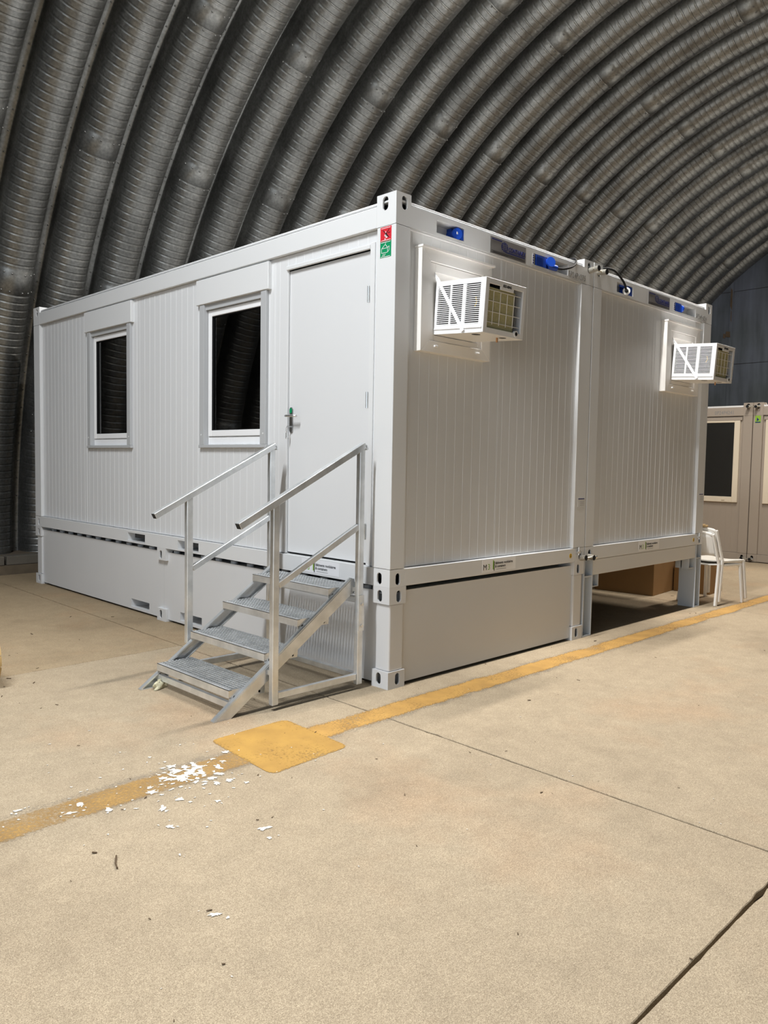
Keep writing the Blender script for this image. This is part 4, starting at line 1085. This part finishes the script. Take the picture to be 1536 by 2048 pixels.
# ================================================================== CONTAINERS IN THE BACKGROUND
XB = 9.62
def back_unit(y0, label, serial, sticker):
    """short side looks to -X; spans y0 (image right) .. y0+W"""
    c = empty('office_container', (XB, y0, .0)); top(c, label, 'container')
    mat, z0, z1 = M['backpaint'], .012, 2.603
    y1 = y0+W; zb, zt, rt_ = z0+.12, z0+2.383, z0+2.523
    for a, b in ((y0, y0+.15), (y1-.15, y1)):
        for xa in (XB, XB+D-.15): build('corner_post', MB().box(xa, xa+.15, a, b, zb+.001, zt-.001), mat, c, bevel=.004)
        casting('top_casting', XB, XB+.15, a, b, zt, z1, mat, c, zt+.150, .05, .085, XB+.075, (a+b)/2)
        casting('bottom_casting', XB, XB+.15, a, b, z0, zb, mat, c, z0+.055, .046, .08, XB+.075, (a+b)/2)
    build('top_rail', MB().box(XB, XB+.1, y0+.15, y1-.15, zt, rt_), mat, c, bevel=.003)
    build('bottom_rail', MB().box(XB, XB+.1, y0+.15, y1-.15, z0, zb), mat, c, bevel=.003)
    for a, b in ((y0, y0+.1), (y1-.1, y1)):
        build('top_rail', MB().box(XB+.15, XB+D, a, b, zt, rt_), mat, c); build('bottom_rail', MB().box(XB+.15, XB+D, a, b, z0, zb), mat, c)
    build('roof_sheet', MB().box(XB+.02, XB+D-.02, y0+.02, y1-.02, rt_+.004, rt_+.03), M['paint'], c)
    wa, wb_, wz0, wz1 = y0+.195, y1-.195, .965, 2.318
    wall_panel('wall_panel', panel((XB+REC, y1-.15, 0), (0, -1, 0), W-.30, zb+.004, zt-.002, [(y1-.15-wb_, y1-.15-wa, wz0, wz1)], first=.06, rib=.0015), mat, c)
    for yy, ud in ((y0+REC, 1), (y1-REC, -1)):
        P0 = (XB+.15, yy, 0) if ud > 0 else (XB+D-.15, yy, 0)
        wall_panel('wall_panel', panel(P0, (ud, 0, 0), D-.30, zb+.004, zt-.002, flat=True), mat, c)
    f = .092
    fm = MB().box(XB-.002, XB+.07, wa, wa+f, wz0, wz1).box(XB-.002, XB+.07, wb_-f, wb_, wz0, wz1).box(XB-.002, XB+.07, wa+f, wb_-f, wz0, wz0+f).box(XB-.002, XB+.07, wa+f, wb_-f, wz1-.03, wz1)
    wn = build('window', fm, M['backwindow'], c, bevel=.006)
    build('pane', MB().box(XB+.03, XB+.036, wa+f, wb_-f, wz0+f, wz1-.03), M['glass'], wn)
    build('drain_cap', MB().box(XB-.012, XB-.002, wa+.20, wa+.25, wz0+.035, wz0+.05), M['backwindow'], wn)
    build('shutter_box', MB().box(XB+.004, XB+.06, wa-.03, wb_+.03, wz1+.001, wz1+.055), mat, wn, bevel=.006)
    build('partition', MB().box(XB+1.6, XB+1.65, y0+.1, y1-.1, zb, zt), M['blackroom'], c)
    text('serial_number', serial, .085, (XB-.0008, y0+.62 if not sticker else y0+.6, zt+.055), SIDE, M['greyprint'], c, xs=.85)
    return c
YJ = 1.275
bu1 = back_unit(YJ+.006, 'beige office container with a big dark window, half hidden behind the raised container', '0P24P4241', False)
bu2 = back_unit(YJ-.006-W, 'beige office container at the right edge with a small green sticker on its post', '0P24P4242', True)
gs = build('green_sticker', MB().box(XB-.001, XB, YJ-.125, YJ-.035, 2.27, 2.39), M['limegreen'], bu2)
build('sticker_print', MB().box(XB-.0018, XB-.001, YJ-.120, YJ-.040, 2.275, 2.292).prism([(XB-.0018, YJ-.10, 2.32), (XB-.0018, YJ-.06, 2.30), (XB-.0018, YJ-.065, 2.36)], (0, 0, 0), (.0008, 0, 0)), M['navy'], gs)
coupler(XB, YJ, 2.535, 'steel coupler joining the top corners of the beige containers', mode='side')
coupler(XB, YJ, .055, 'steel coupler joining the bottom corners of the beige containers', mode='side', out=.06)

# ================================================================== SMALL THINGS ON THE FLOOR
# wooden cable reel at the left edge: boarded flanges and drum
re_ = empty('cable_reel', (-2.075, 1.86, .19)); top(re_, 'small wooden cable reel with boarded flange at the left edge', 'reel')
RR = .19
for fx in (.165, -.165):
    nb = 5; bw = 2*RR/nb
    for k in range(nb):
        za, zb_ = -RR+k*bw+.004, -RR+(k+1)*bw-.004
        pts = []
        for q in range(7): z = za+(zb_-za)*q/6; pts.append((fx, math.sqrt(max(0, RR*RR-z*z)), z))
        for q in range(6, -1, -1): z = za+(zb_-za)*q/6; pts.append((fx, -math.sqrt(max(0, RR*RR-z*z)), z))
        build('flange_board', MB().prism(pts, (0, 0, 0), (.018, 0, 0)), M['wood'], re_, local=True)
    build('flange_batten', MB().box(fx+(.018 if fx > 0 else -.012), fx+(.030 if fx > 0 else 0), -.04, .04, -RR*.85, RR*.85), M['wood'], re_, local=True)
build('reel_drum', MB().cyl((-.165, 0, 0), (.165, 0, 0), .09, 20), M['wood'], re_, local=True)
# rag at the stair foot
rg = MB(); V = []; F = []; n1, n2 = 10, 14; rnd = random.Random(4)
for i in range(n1+1):
    for j in range(n2):
        ph = math.pi*.5*i/n1; t = 2*math.pi*j/n2; q = 1+.28*math.sin(3*t+i)+rnd.uniform(-.14, .14)
        V.append((.075*math.sin(ph)*math.cos(t)*q, .028*math.sin(ph)*math.sin(t)*q, max(0, .034*math.cos(ph)*(1+rnd.uniform(-.2, .2)))))
for i in range(n1):
    for j in range(n2): a = i*n2+j; b = i*n2+(j+1) % n2; F.append((a, b, b+n2, a+n2))
F.append(tuple(range(n1*n2, n1*n2+n2)))
rg.add(V, F); ro = build('crumpled_rag', rg, M['rag'], None, smooth=True, local=True); ro.location = (-1.105, 1.045, 0.0); ro.rotation_euler = (0, 0, R(25)); ro.scale = (.8, 1, 1.7)
top(ro, 'pale crumpled rag on the floor beside the stair foot', 'rag')
tw = build('twig', MB().tube([(-2.385, -.965, .006), (-2.375, -.93, .008), (-2.345, -.875, .006)], .0035, 6), M['debris'], None); top(tw, 'short thin brown twig lying on the bare floor', 'twig')
